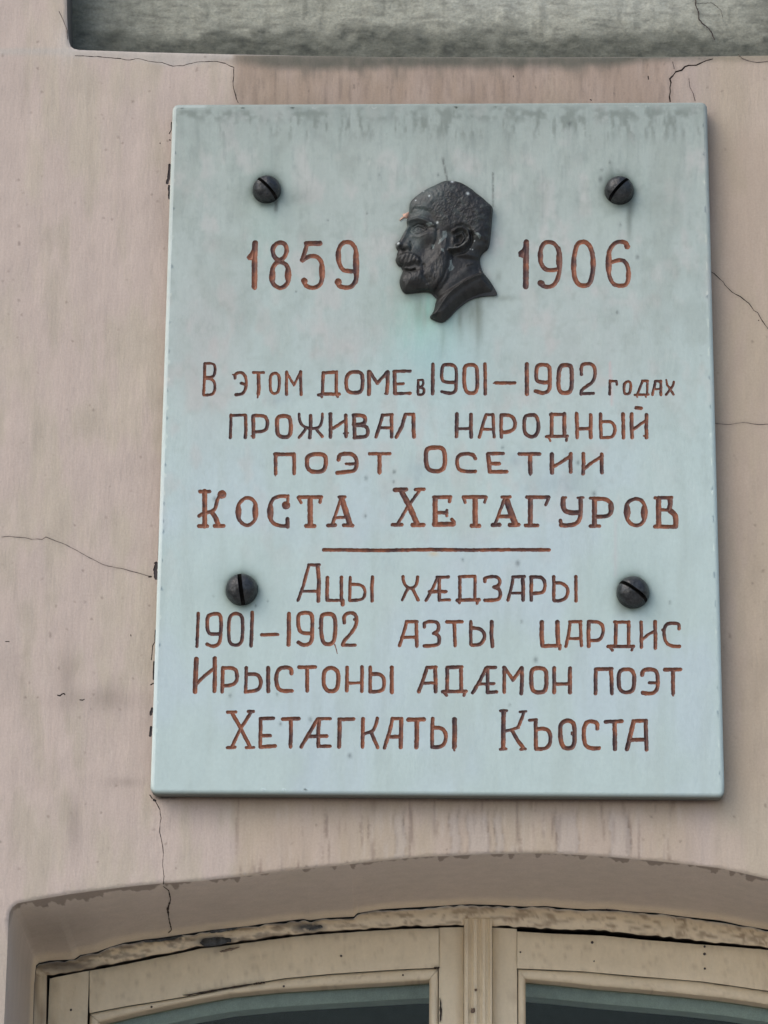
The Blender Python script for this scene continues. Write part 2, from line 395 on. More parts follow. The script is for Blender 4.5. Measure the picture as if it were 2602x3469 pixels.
# the trowelled face rolls over softly at the arris of window opening and recess
dn = segdist(v2[:, 0], v2[:, 1], nb, True); da = segdist(v2[:, 0], v2[:, 1], op, True)
inv = (v2[:, 0] > -60) & (v2[:, 0] < 2660)
v3[:, 1] += inv * (.0018 * np.clip(1 - dn / 8, 0, 1) ** 2 + .002 * np.clip(1 - da / 8, 0, 1) ** 2)
v3[:, 1] += inv * .0022 * (fbm(v2[:, 0], v2[:, 1], 130, 2) - .5) * ss(0, 10, np.minimum(dn, da))
wy = dict()
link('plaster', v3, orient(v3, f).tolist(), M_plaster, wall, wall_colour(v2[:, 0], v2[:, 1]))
def groove(V, polys, sd, x0, y0, c, dep, Y, bump_y=None):
    i = np.clip(((V[:, 0] - x0) / c), 0, sd.shape[1] - 1.001); j = np.clip(((V[:, 1] - y0) / c), 0, sd.shape[0] - 1.001)
    ii = i.astype(int); jj = j.astype(int); fi = i - ii; fj = j - jj
    s = (sd[jj, ii] * (1 - fi) + sd[jj, ii + 1] * fi) * (1 - fj) + (sd[jj + 1, ii] * (1 - fi) + sd[jj + 1, ii + 1] * fi) * fj
    p = P(V[:, 0], V[:, 1], Y); return p, np.where(V[:, 2] > 0, 0, s)
for (V, polys), (sd, x0, y0, c, dep, nm, mt) in zip(pieces, dug):
    if not len(V): continue
    p, s = groove(V, polys, sd, x0, y0, c, dep, 0.0)
    p[:, 1] += .0022 * (fbm(V[:, 0], V[:, 1], 130, 2) - .5) + np.where(V[:, 2] > 0, 0, dep)
    link(nm, p, [q[::-1] for q in polys], mt, wall)

# recess above: jamb and sloping ledge, then the weathered back panel
ND = 0.050
ne = np.array(niche_edge)
def resample(pts, n, smooth=0):
    p = np.array(pts, float); d = np.r_[0, np.cumsum(np.hypot(*np.diff(p, axis=0).T))]; t = np.linspace(0, d[-1], n)
    return np.stack([np.interp(t, d, p[:, 0]), np.interp(t, d, p[:, 1])], 1)
er = resample(niche_edge, 260); n = len(er)
e3 = P(er[:, 0], er[:, 1], 0.0)
rows = []; cols = []
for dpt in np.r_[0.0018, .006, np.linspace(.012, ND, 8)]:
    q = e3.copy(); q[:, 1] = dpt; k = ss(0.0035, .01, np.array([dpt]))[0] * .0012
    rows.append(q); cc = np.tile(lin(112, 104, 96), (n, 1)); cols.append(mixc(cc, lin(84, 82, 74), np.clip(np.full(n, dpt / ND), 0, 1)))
v = np.concatenate(rows); fs = [(a * n + i, a * n + i + 1, (a + 1) * n + i + 1, (a + 1) * n + i) for a in range(len(rows) - 1) for i in range(n - 1)]
link('recess_edge', v, fs, M_plaster, wall, np.concatenate(cols) * K)
X, Y = np.meshgrid(np.arange(150, 3300, 8.0), np.arange(-420, 260, 8.0)); ny, nx = X.shape
x, y = X.ravel(), Y.ravel()
crk = pl('975 -150 982 0 985 50 1010 120 1015 180 1050 225 1100 260 1140 320 1160 380', *Z8)
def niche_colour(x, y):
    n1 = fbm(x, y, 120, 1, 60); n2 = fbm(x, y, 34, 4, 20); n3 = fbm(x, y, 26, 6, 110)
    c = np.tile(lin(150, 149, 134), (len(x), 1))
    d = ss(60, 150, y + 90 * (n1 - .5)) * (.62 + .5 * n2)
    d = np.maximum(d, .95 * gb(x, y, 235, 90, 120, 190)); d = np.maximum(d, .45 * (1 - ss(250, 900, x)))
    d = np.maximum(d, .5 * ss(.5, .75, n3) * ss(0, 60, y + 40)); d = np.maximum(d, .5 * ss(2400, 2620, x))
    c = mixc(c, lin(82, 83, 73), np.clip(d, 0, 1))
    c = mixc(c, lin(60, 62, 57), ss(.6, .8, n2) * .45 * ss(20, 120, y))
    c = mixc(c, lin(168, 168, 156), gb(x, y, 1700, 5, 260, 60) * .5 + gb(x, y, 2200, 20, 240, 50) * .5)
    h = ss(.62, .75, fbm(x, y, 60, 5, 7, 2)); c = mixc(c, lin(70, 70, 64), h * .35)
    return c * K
nv = P(x, y, ND); nv[:, 1] += .004 * (fbm(x, y, 90, 3) - .5) + .0022 * (fbm(x, y, 40, 6, 9) - .5)
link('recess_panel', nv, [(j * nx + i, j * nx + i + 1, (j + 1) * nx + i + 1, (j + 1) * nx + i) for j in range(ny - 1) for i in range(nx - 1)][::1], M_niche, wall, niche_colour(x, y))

def ribbon(name, pts, w, surf, parent, m=M_crack, lift=.0006, seed=1):
    """an opened crack on a surface given by surf(x, y) -> world point, built as a raised-lip sliver with thickness"""
    rs = random.Random(seed); q = resample(pts, max(4, int(len(pts) * 5))); vs = []; fs = []
    for i, p in enumerate(q):
        a = q[max(0, i - 1)]; b = q[min(len(q) - 1, i + 1)]; t = (b - a) / (np.hypot(*(b - a)) or 1); nr = np.array([-t[1], t[0]])
        ww = w * rs.uniform(.45, 1.3) / 2 * (0.2 if i in (0, len(q) - 1) else 1); pp = p + nr * rs.uniform(-.8, .8)
        for k, (s, h) in enumerate(((-1, 0), (0, lift), (1, 0))):
            u = pp + nr * ww * s; X = surf(u[0], u[1]); X = X + np.array([0, -h - .0004, 0]); vs.append(X)
        if i: b0 = 3 * (i - 1); fs += [(b0, b0 + 3, b0 + 4, b0 + 1), (b0 + 1, b0 + 4, b0 + 5, b0 + 2)]
    return link(name, vs, fs, m, parent)
npan = lambda a, b: P([a], [b], ND - .0035)[0]
ribbon('crack', crk, 4, npan, wall, seed=3)
ribbon('crack', pl('990 38 1060 32 1130 28 1180 60 1220 100 1235 170', *Z8), 1.6, npan, wall, seed=4)

# reveal of the window: soffit and jamb between the wall face and the frame
YR = 0.245
arch_in = pl('143 1109 147 960 150 880 156 856 168 845 215 835 320 830 345 812 420 797 480 775 540 757 620 745 700 736 790 722 900 705 1020 692 1100 682 1120 678 1200 668 1310 655 1322 657 1340 660 1420 650 1530 645 1545 630 1650 613', *Z3) + \
    pl('90 606 200 600 300 594 370 590 500 594 600 600 700 598 800 608 880 612 960 611 1100 624 1170 627 1300 644 1450 660 1550 682 1659 700', *Z4) + \
    [(2750, 3168), (2900, 3196), (3200, 3255), (3480, 3312), (3510, 3330), (3520, 3370)]
def lowered(pts, Y):
    a, b = P([pts[0][0]], [pts[0][1]], Y)[0], P([pts[-1][0]], [pts[-1][1]], Y)[0]
    return [to2(a[0], sill_z(), Y)] + list(pts) + [to2(b[0], sill_z(), Y)]
NA = 1100
ai = lowered(arch_in, YR); ao = op
# corresponding points: split at the two corners
def split_resample(p, ia, ib, na, nbb, nc):
    return np.concatenate([resample(p[:ia + 1], na)[:-1], resample(p[ia:ib + 1], nbb), resample(p[ib:], nc)[1:]])
oo = split_resample(ao, 6, len(ao) - 3, 60, NA, 20); ii_ = split_resample(ai, 4, len(ai) - 4, 60, NA, 20)
o3 = P(oo[:, 0], oo[:, 1], 0.0); i3 = P(ii_[:, 0], ii_[:, 1], YR)
nn = len(oo); vs = []; cs = []; tt = np.r_[np.linspace(0, .12, 12), np.linspace(.14, .86, 24), np.linspace(.88, 1, 8)]
arcx = np.arange(nn)
for t in tt:
    q = o3 * (1 - t) + i3 * t; q[:, 1] += .0025 * (1 - t) ** 8 if t > 0 else .002
    q[:, 2] += .0025 * math.exp(-t * 30) ; q[:, 0] += .002 * math.exp(-t * 30) * (arcx < 60) * -1
    # coved junction with the frame
    w = ss(.86, 1.0, np.array([t]))[0]; q[:, 2] -= .002 * w * (1 - w)
    vs.append(q)
    x = oo[:, 0]; tv = np.full(nn, t)
    n1 = fbm(arcx * 3, tv * 300, 90, 2); sc = fbm(x * 1.0, np.zeros(nn), 34, 5, n=3)
    c = np.tile(lin(198, 183, 168), (nn, 1)); c = mixc(c, lin(190, 178, 160), n1 * .5)
    edge = .012 + .20 * np.clip(sc - .40, 0, 1) * (.75 + .7 * ss(900, 200, x)) + .065 * ss(.62, .85, vn(x, np.zeros(nn), 30, 6)) + .05 * gb(x, x * 0, 280, 0, 200, 9)
    k = 1 - ss(-.006, .010, tv - edge); c = mixc(c, lin(118, 104, 92), k * .65)
    cr = ss(.80, .93, tv + .03 * (n1 - .5)); c = mixc(c, lin(222, 206, 180), cr * .85)
    jl = (arcx < 62) * 1.0; c = mixc(c, lin(172, 160, 150), jl * .35 * (1 - cr))
    dk = gb(x, tv, 150, .5, 160, .35) * (1 - jl); c = mixc(c, lin(120, 110, 98), dk * .4)
    cs.append(c)
v = np.concatenate(vs); fs = [(a * nn + i, (a + 1) * nn + i, (a + 1) * nn + i + 1, a * nn + i + 1) for a in range(len(tt) - 1) for i in range(nn - 1)]
link('window_reveal', v, fs, M_plaster, wall, np.concatenate(cs) * K)
def on_soffit(px, py):
    """point of the soffit seen at (px, py): walk inwards until the ray meets the ruled surface"""
    grid = unP(v); d = (grid[60 * 0:, 0] - px) ** 2 + (grid[:, 1] - py) ** 2; k = int(np.argmin(d)); return v[k] + np.array([0, -.0005, -.0008])
sq = resample(pl('706 512 730 530 738 570 725 610 732 660 742 700 728 714', *Z3), 40)
vs2 = []; fs2 = []; rs = random.Random(5)
gridp = unP(v)
for i, p in enumerate(sq):
    wv = rs.uniform(1.0, 2.4) * (2.0 if .35 < i / 40 < .6 else 1)
    for s in (-1, 1):
        d = (gridp[:, 0] - p[0] - s * wv) ** 2 + (gridp[:, 1] - p[1]) ** 2; k = np.argsort(d)[:4]; w = 1 / (d[k] + .05); X = (v[k] * w[:, None]).sum(0) / w.sum()
        D = X - CP; X = P([p[0] + s * wv], [p[1]], X[1])[0]; X[2] -= .0006; X[1] -= .0003; vs2.append(X)
    if i: fs2.append((2 * i - 2, 2 * i - 1, 2 * i + 1, 2 * i))
link('crack', vs2, fs2, M_crack, wall)
# stone sill and window bay floor
zs = sill_z(); xa = o3[0][0] - .08; xb = o3[-1][0] + .08
def box(name, x0, x1, y0, y1, z0, z1, m, parent, col=None, bev=.0015):
    vv = [(a, b, c) for a in (x0, x1) for b in (y0, y1) for c in (z0, z1)]
    ff = [(0, 1, 3, 2), (4, 6, 7, 5), (0, 4, 5, 1), (2, 3, 7, 6), (0, 2, 6, 4), (1, 5, 7, 3)]
    o = link(name, vv, ff, m, parent, None if col is None else np.tile(col, (8, 1)), smooth=False)
    if bev: b = o.modifiers.new('bevel', 'BEVEL'); b.width = bev; b.segments = 2; b.limit_method = 'ANGLE'
    return o
box('window_ledge', xa, xb, -.05, .30, zs - .06, zs - .002, M_plaster, wall, lin(150, 140, 130))

# ------------------------------------------------------------------ window
win = thing('arched_window', 'cream painted arched wooden window with dark green glass, below the plaque', 'window', (float(P([1620], [3118], .26)[0][0]), .26, zs))
CREAM = lin(220, 204, 176)
def wood_colour(x, y, seed=0, dirt=0.0):
    c = np.tile(CREAM, (len(x), 1)); n1 = fbm(x, y, 120, seed + 1, 60); n2 = fbm(x, y, 22, seed + 2, 14)
    c = mixc(c, lin(208, 190, 160), n1 * .6); c = mixc(c, lin(150, 128, 104), ss(.6, .85, n2) * (.3 + dirt))
    return c
def band(name, A, B, Y0, Y1, parent, n=240, seed=0, dirt=0., grime=True, m=None, ridge=0.0, col=None, rows=7, bev=.0012):
    """solid strip whose front face lies between two outlines, Y0 in front, Y1 behind"""
    a = resample(A, n); b = resample(B, n); P2 = []; V3 = []
    ts = np.linspace(0, 1, rows)
    for k, t in enumerate(ts):
        q = a * (1 - t) + b * t; w = P(q[:, 0], q[:, 1], Y0); P2.append(q)
        w[:, 1] += -ridge * math.sin(math.pi * t) + (.0018 if k in (0, rows - 1) else 0) + .0012 * (fbm(q[:, 0], q[:, 1], 26, seed) - .5)
        V3.append(w)
    front_a = V3[0].copy(); front_b = V3[-1].copy(); front_a[:, 1] = Y1; front_b[:, 1] = Y1
    na_ = V3[0].copy(); nb2 = V3[-1].copy(); na_[:, 1] = Y0 + .004; nb2[:, 1] = Y0 + .004
    V3 = [front_a, na_] + V3 + [nb2, front_b]; P2 = [a, a] + P2 + [b, b]
    V = np.concatenate(V3); Q = np.concatenate(P2); R = len(V3)
    F = [(r * n + i, (r + 1) * n + i, (r + 1) * n + i + 1, r * n + i + 1) for r in range(R - 1) for i in range(n - 1)]
    for e in (0, n - 1):
        F.append([r * n + e for r in range(R)])
    c = wood_colour(Q[:, 0], Q[:, 1], seed, dirt) if col is None else col(Q[:, 0], Q[:, 1])
    c = c.reshape(R, n, 3)
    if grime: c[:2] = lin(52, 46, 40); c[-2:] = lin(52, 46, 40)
    c = c.reshape(-1, 3)      # back rows darkened: shade inside the gaps painted in
    o = link(name, V, F, m or M_wood, parent, c * K, smooth=True); fix(o, parent)
    me = o.data; me.set_sharp_from_angle(angle=math.radians(40)) if hasattr(me, 'set_sharp_from_angle') else None
    return o
gapl = pl('205 905 290 888 390 868 500 848 600 828 740 800 870 772 1000 757 1150 736 1300 717 1450 706 1659 692', *Z3)
gapr = pl('0 691 100 686 200 683 350 680 470 682 580 688 700 695 820 700 950 705 1100 721 1250 735 1400 752 1659 777', *Z4) + [(2750, 3238), (2900, 3266), (3200, 3325), (3470, 3385)]
gap = gapl[:-1] + gapr
ain_arc = ai[4:-3]
dn_ = lambda pts, d: [(p[0], p[1] + d) for p in pts]
# frame head: cream lip under the soffit crack, dirty and flaked, its lower edge ragged
def ledge_col(x, y):
    c = wood_colour(x, y, 3, .5); n = fbm(x, y, 40, 2, 12); c = mixc(c, lin(120, 98, 76), ss(.5, .75, n) * .6)
    c = mixc(c, lin(92, 84, 74), gb(x, y, 200, 3275, 130, 26) * .8); c = mixc(c, lin(110, 100, 92), ss(.55, .7, fbm(x, y, 60, 6, 14)) * (1 - ss(800, 1400, x)) * .6)
    for cx, cy, rx, ry in ((725, 3190, 52, 16), (1050, 3142, 45, 12), (560, 3182, 70, 6)):
        c = mixc(c, lin(64, 66, 68), np.clip(gb(x, y, cx, cy, rx, ry) * 1.5 * ss(.3, .5, fbm(x, y, 20, 3)), 0, .95))
    return c
jit = lambda pts, a, d, s: [(p[0], p[1] + d + a * (vn(np.array([p[0]]), np.array([0.]), 22, s)[0] - .5)) for p in map(tuple, resample(pts, 500))]
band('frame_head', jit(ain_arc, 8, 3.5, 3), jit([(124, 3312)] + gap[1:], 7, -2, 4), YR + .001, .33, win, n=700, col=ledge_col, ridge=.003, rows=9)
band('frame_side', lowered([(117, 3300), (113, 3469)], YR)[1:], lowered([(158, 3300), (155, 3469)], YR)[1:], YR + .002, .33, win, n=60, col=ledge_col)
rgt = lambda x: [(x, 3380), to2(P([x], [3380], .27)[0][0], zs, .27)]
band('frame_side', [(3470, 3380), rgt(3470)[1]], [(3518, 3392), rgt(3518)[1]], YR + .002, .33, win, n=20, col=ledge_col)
box_ = lambda *a, **k: fix(box(*a, **k), win)
# near-black sheet behind the gap, standing in for its shade
gg = resample(gap, 200); va = P(gg[:, 0], gg[:, 1] - 30, .318); vb = P(gg[:, 0], gg[:, 1] + 60, .318)
fix(link('shade_backing', np.concatenate([va, vb]), [(i, 200 + i, 201 + i, i + 1) for i in range(199)], M_dark, win), win)
YS = .254
def vert_line(x, ytop, Y=YS, lean=0):
    t = P([x], [ytop], Y)[0]; e = to2(t[0] + lean, zs + .02, Y); return [(x, ytop), e]
gy = lambda x: float(np.interp(x, [p[0] for p in gap], [p[1] for p in gap]))
bl = pl('385 1064 425 1055 560 1030 700 1008 835 985 960 957 1090 935 1230 912 1430 893 1659 878', *Z3) + pl('90 871 240 865', *Z4)
br = pl('575 868 700 873 850 880 1100 902 1380 925 1500 942 1659 965', *Z4) + [(2750, 3395), (2950, 3430), (3200, 3475), (3380, 3510)]
gl = pl('427 1100 560 1066 700 1036 850 1005 1000 978 1200 958 1400 945 1659 930', *Z3) + pl('100 922 197 915', *Z4)
gr = pl('612 912 750 924 900 940 1100 957 1300 975 1480 995 1659 1022', *Z4) + [(2750, 3440), (2950, 3474), (3200, 3520), (3350, 3550)]
def sash(x0, x1, x2, x3, beadline, glassline, xg0, xg1, seed):
    s = bpy.data.objects.new('sash', None); scene.collection.objects.link(s); s.parent = win; s.matrix_parent_inverse = Matrix.Translation(-Vector(win.location)); s.empty_display_size = .03
    def bnd(*a, **k):
        o = band(*a, s, **k); o.matrix_parent_inverse = Matrix.Identity(4); return o
    G = 7
    lf = vert_line(x0, gy(x0) + G); l2 = vert_line(x1, gy(x1) + G)
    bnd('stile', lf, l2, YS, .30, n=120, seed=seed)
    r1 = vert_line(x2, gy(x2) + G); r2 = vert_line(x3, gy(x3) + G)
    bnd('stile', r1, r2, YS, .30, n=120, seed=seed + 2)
    xs = np.linspace(x1 + 1.2, x2 - 1.2, 160); top = [(float(a), gy(a) + G + 8 * math.exp(-((a - 1980) / 420) ** 4) + 1.5 * float(vn(np.array([a]), np.array([0.]), 15, 2)[0])) for a in xs]
    bot = [(float(a), float(np.interp(a, [p[0] for p in beadline], [p[1] for p in beadline]))) for a in xs]
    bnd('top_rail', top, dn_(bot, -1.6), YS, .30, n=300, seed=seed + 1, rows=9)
    gb_ = [(float(a), float(np.interp(a, [p[0] for p in glassline], [p[1] for p in glassline]))) for a in np.linspace(xg0, xg1, 160)]
    bnd('glazing_bead', dn_(bot, .8), gb_, YS + .0035, .30, n=300, seed=seed + 3, ridge=.002, grime=False)
    ga = float(np.interp(xg0, [p[0] for p in glassline], [p[1] for p in glassline])); gbv = float(np.interp(xg1, [p[0] for p in glassline], [p[1] for p in glassline]))
    ba = bot[0][1]; bb = bot[-1][1]
    bnd('glazing_bead', vert_line(x1 + 1.2, ba + 3), vert_line(xg0 - .5, ga + 1), YS + .0035, .30, n=100, seed=seed + 4, ridge=.002, grime=False)
    bnd('glazing_bead', vert_line(xg1 + .5, gbv + 1), vert_line(x2 - 1.2, bb + 3), YS + .0035, .30, n=100, seed=seed + 5, ridge=.002, grime=False)
    # pane, 4 mm thick
    a3 = P([p[0] for p in bot], [p[1] for p in bot], .288); n = len(a3); b3 = a3.copy(); b3[:, 2] = zs + .03
    V = np.concatenate([a3, b3]); V2 = V.copy(); V2[:, 1] += .004; V = np.concatenate([V, V2]); m_ = 2 * n
    F = [(i, n + i, n + i + 1, i + 1) for i in range(n - 1)] + [(m_ + i, m_ + i + 1, m_ + n + i + 1, m_ + n + i) for i in range(n - 1)]
    F += [(i, i + 1, m_ + i + 1, m_ + i) for i in range(n - 1)] + [(n + i, m_ + n + i, m_ + n + i + 1, n + i + 1) for i in range(n - 1)] + [(0, m_, m_ + n, n), (n - 1, 2 * n - 1, m_ + 2 * n - 1, m_ + n - 1)]
    link('pane', V, F, M_glass, s, smooth=False)
    # the inner casement head seen through the pane
    return s
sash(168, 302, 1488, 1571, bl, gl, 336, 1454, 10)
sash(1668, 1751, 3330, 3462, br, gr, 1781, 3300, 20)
# fluted mullion
mt = P([1572, 1667], [3120, 3120], .238); mw = mt[1][0] - mt[0][0]
prof = [(0, .03), (0, .004), (.02, .0015), (.10, 0), (.15, .0006), (.18, .0035), (.25, .005), (.32, .0035), (.34, .0008), (.40, 0), (.46, .0008), (.49, .0035), (.56, .005), (.63, .0035), (.65, .0008), (.70, 0), (.76, .0008), (.79, .0032), (.85, .004), (.91, .0026), (.94, .0005), (.99, .001), (1, .004), (1, .03)]
zt = P([1620], [3112], .238)[0][2]; V = []; nz = 60
for k in range(nz):
    z = zt + (zs + .01 - zt) * k / (nz - 1); xo = mt[0][0]
    for u, d in prof: V.append((xo + u * mw, .238 + d * 1.0, z - (0 if k else .0)))
V = np.array(V); npf = len(prof); F = [(k * npf + i, (k + 1) * npf + i, (k + 1) * npf + i + 1, k * npf + i + 1) for k in range(nz - 1) for i in range(npf - 1)] + [list(range(npf))]
q = unP(V); o = fix(link('mullion', V, F, M_wood, win, wood_colour(q[:, 0], q[:, 1], 5)), win); o.data.set_sharp_from_angle(angle=math.radians(35))
# chips of bare grey wood where the paint has gone
def chip(pts, Y, name='paint_chip', m=M_chip, parent=win):
    ctr = np.mean(pts, 0); V = []
    pp = resample(list(pts) + [pts[0]], 25)[:-1]; pp = pp + _rng.uniform(-1.6, 1.6, pp.shape)
    a = P(pp[:, 0], pp[:, 1], Y); c = P([ctr[0]], [ctr[1]], Y - .0004)[0]
    V = np.concatenate([a, [c]]); b = a.copy(); b[:, 1] += .003; V = np.concatenate([V, b]); n = len(a)
    F = [(i, (i + 1) % n, n) for i in range(n)] + [(i, n + 1 + i, n + 1 + (i + 1) % n, (i + 1) % n) for i in range(n)]
    return fix(link(name, V, F, m, parent), parent)
M_bare = mat('bare grey wood', base=(.075, .078, .08), attr=False, rough=.9, fine=(200, .4), fine2=(120, .5), stretch=.2)
chip(pl('865 760 875 740 940 733 1000 737 998 752 930 772 880 772', *Z3), YR - .0022, m=M_bare)
chip(pl('905 708 915 700 1020 688 1030 692 960 712 915 716', *Z3), YR - .0015, m=M_bare)
chip(pl('615 748 700 742 785 724 792 730 700 750 640 756', *Z3), YR - .0015, m=M_bare)
chip(pl('1325 690 1390 680 1395 692 1340 704', *Z3), YR - .0020, m=M_bare)
chip(pl('955 606 1010 606 1020 614 990 618 960 612', *Z4), YR - .0015, m=M_chip)
chip(pl('948 796 985 782 1040 776 1000 790 950 800', *Z3), YS - .0016, m=mat('brown bare wood', base=(.20, .15, .11), attr=False, rough=.9))
chip(pl('790 985 900 965 1090 933 1092 937 900 972 795 988', *Z3), YS - .0012, m=M_crack)
chip(pl('1095 932 1145 926 1146 930 1096 937', *Z3), YS - .0012, m=M_crack)
chip(pl('242 990 250 1040 247 1095 241 1098', *Z4), YS - .0012, m=M_crack)
chip(pl('216 862 240 861 240 866 217 867', *Z4), YS - .0012, m=M_crack)
for a, b, r in ((385, 1048, 9), (397, 960, 5)): chip([(1300 + (a - r) / 1.274, 2600 + (b - r) / 1.274), (1300 + (a + r) / 1.274, 2600 + (b - r) / 1.274), (1300 + (a + r) / 1.274, 2600 + (b + r) / 1.274), (1300 + (a - r) / 1.274, 2600 + (b + r) / 1.274)], .2365, m=mat('worn spot', base=(.16, .11, .08), attr=False, rough=.9))
def nail(x, y, r, Y):
    c = P([x], [y], Y)[0]; s = r * .0003194; V = []; n = 12
    for rr, d in ((1, 0), (.9, -.0008), (.5, -.0013)): V += [(c[0] + s * rr * math.cos(6.2832 * i / n), c[1] + d, c[2] + s * rr * math.sin(6.2832 * i / n)) for i in range(n)]
    F = [(k * n + i, k * n + (i + 1) % n, (k + 1) * n + (i + 1) % n, (k + 1) * n + i) for k in range(2) for i in range(n)] + [tuple(range(2 * n, 3 * n))]
    fix(link('nail_head', V, F, M_chip, win, smooth=True), win)
for a, b, r, zz in ((1475, 815, 4, Z3), (1227, 946, 4, Z3), (307, 1048, 4, Z3), (655, 1035, 4, Z3), (900, 755, 5, Z4), (1385, 805, 5, Z4), (1385, 773, 4, Z4), (1386, 868, 4, Z4), (590, 797, 3, Z4), (908, 836, 2.5, Z4), (83, 896, 3.5, Z4)):
    nail(zz[0] + a / zz[2], zz[1] + b / zz[2], r, YS - .001)
# two old nail heads in the cove at the left corner
for a, b, r in ((150, 798, 9), (201, 790, 5)):
    nail(a / 1.2762, 2600 + b / 1.2762, r, YR - .004)
# inner casement and dim room behind
gin = [(p[0], p[1] - 20) for p in gl[:-1]] + [(1500, 3300), (1700, 3300)] + [(p[0], p[1] - 20) for p in gr]
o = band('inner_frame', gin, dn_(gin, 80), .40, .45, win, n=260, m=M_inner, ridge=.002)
xl, xr, ztop = P([60], [3300], .3)[0][0], P([3560], [3300], .3)[0][0], P([1600], [2990], .34)[0][2]
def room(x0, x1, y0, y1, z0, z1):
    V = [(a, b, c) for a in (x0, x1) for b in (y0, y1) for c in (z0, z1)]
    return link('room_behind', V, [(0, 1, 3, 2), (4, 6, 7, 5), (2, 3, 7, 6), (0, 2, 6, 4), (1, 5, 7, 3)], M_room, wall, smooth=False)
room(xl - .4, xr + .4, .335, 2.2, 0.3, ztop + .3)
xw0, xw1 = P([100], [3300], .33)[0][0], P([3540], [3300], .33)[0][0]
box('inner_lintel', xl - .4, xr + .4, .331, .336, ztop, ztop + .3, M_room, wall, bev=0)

# ------------------------------------------------------------------ plaque
plaque = thing('memorial_plaque', 'pale blue-grey marble plaque with engraved brown Cyrillic lettering and years 1859 and 1906', 'plaque', (0, YF, ZC - .4))
def own(o): return fix(o, plaque)
TL, TR_, BR_, BL_ = np.array([584, 351.]), np.array([2396, 343.]), np.array([2456, 2701.]), np.array([508, 2688.])
def rrect(inset, rad, n=7):
    c = [TL, TR_, BR_, BL_]; out = []
    for i in range(4):
        p = c[i]; a = c[i - 1]; b = c[(i + 1) % 4]
        ua = (a - p) / np.hypot(*(a - p)); ub = (b - p) / np.hypot(*(b - p)); p = p + (ua + ub) * inset; r = max(rad - inset, 2)
        s = p + ua * r; e = p + ub * r; cc = p + (ua + ub) * r
        a0 = math.atan2(*(s - cc)[::-1]); a1 = math.atan2(*(e - cc)[::-1]); d = (a1 - a0 + math.pi) % (2 * math.pi) - math.pi
        out += [tuple(cc + r * np.array([math.cos(a0 + d * k / (n - 1)), math.sin(a0 + d * k / (n - 1))])) for k in range(n)]
    # extra points along the edges
    res = []
    for i in range(len(out)):
        a = np.array(out[i]); b = np.array(out[(i + 1) % len(out)]); L = np.hypot(*(b - a)); m = max(1, int(L / 12))
        for k in range(m): res.append(tuple(a + (b - a) * k / m))
    return res
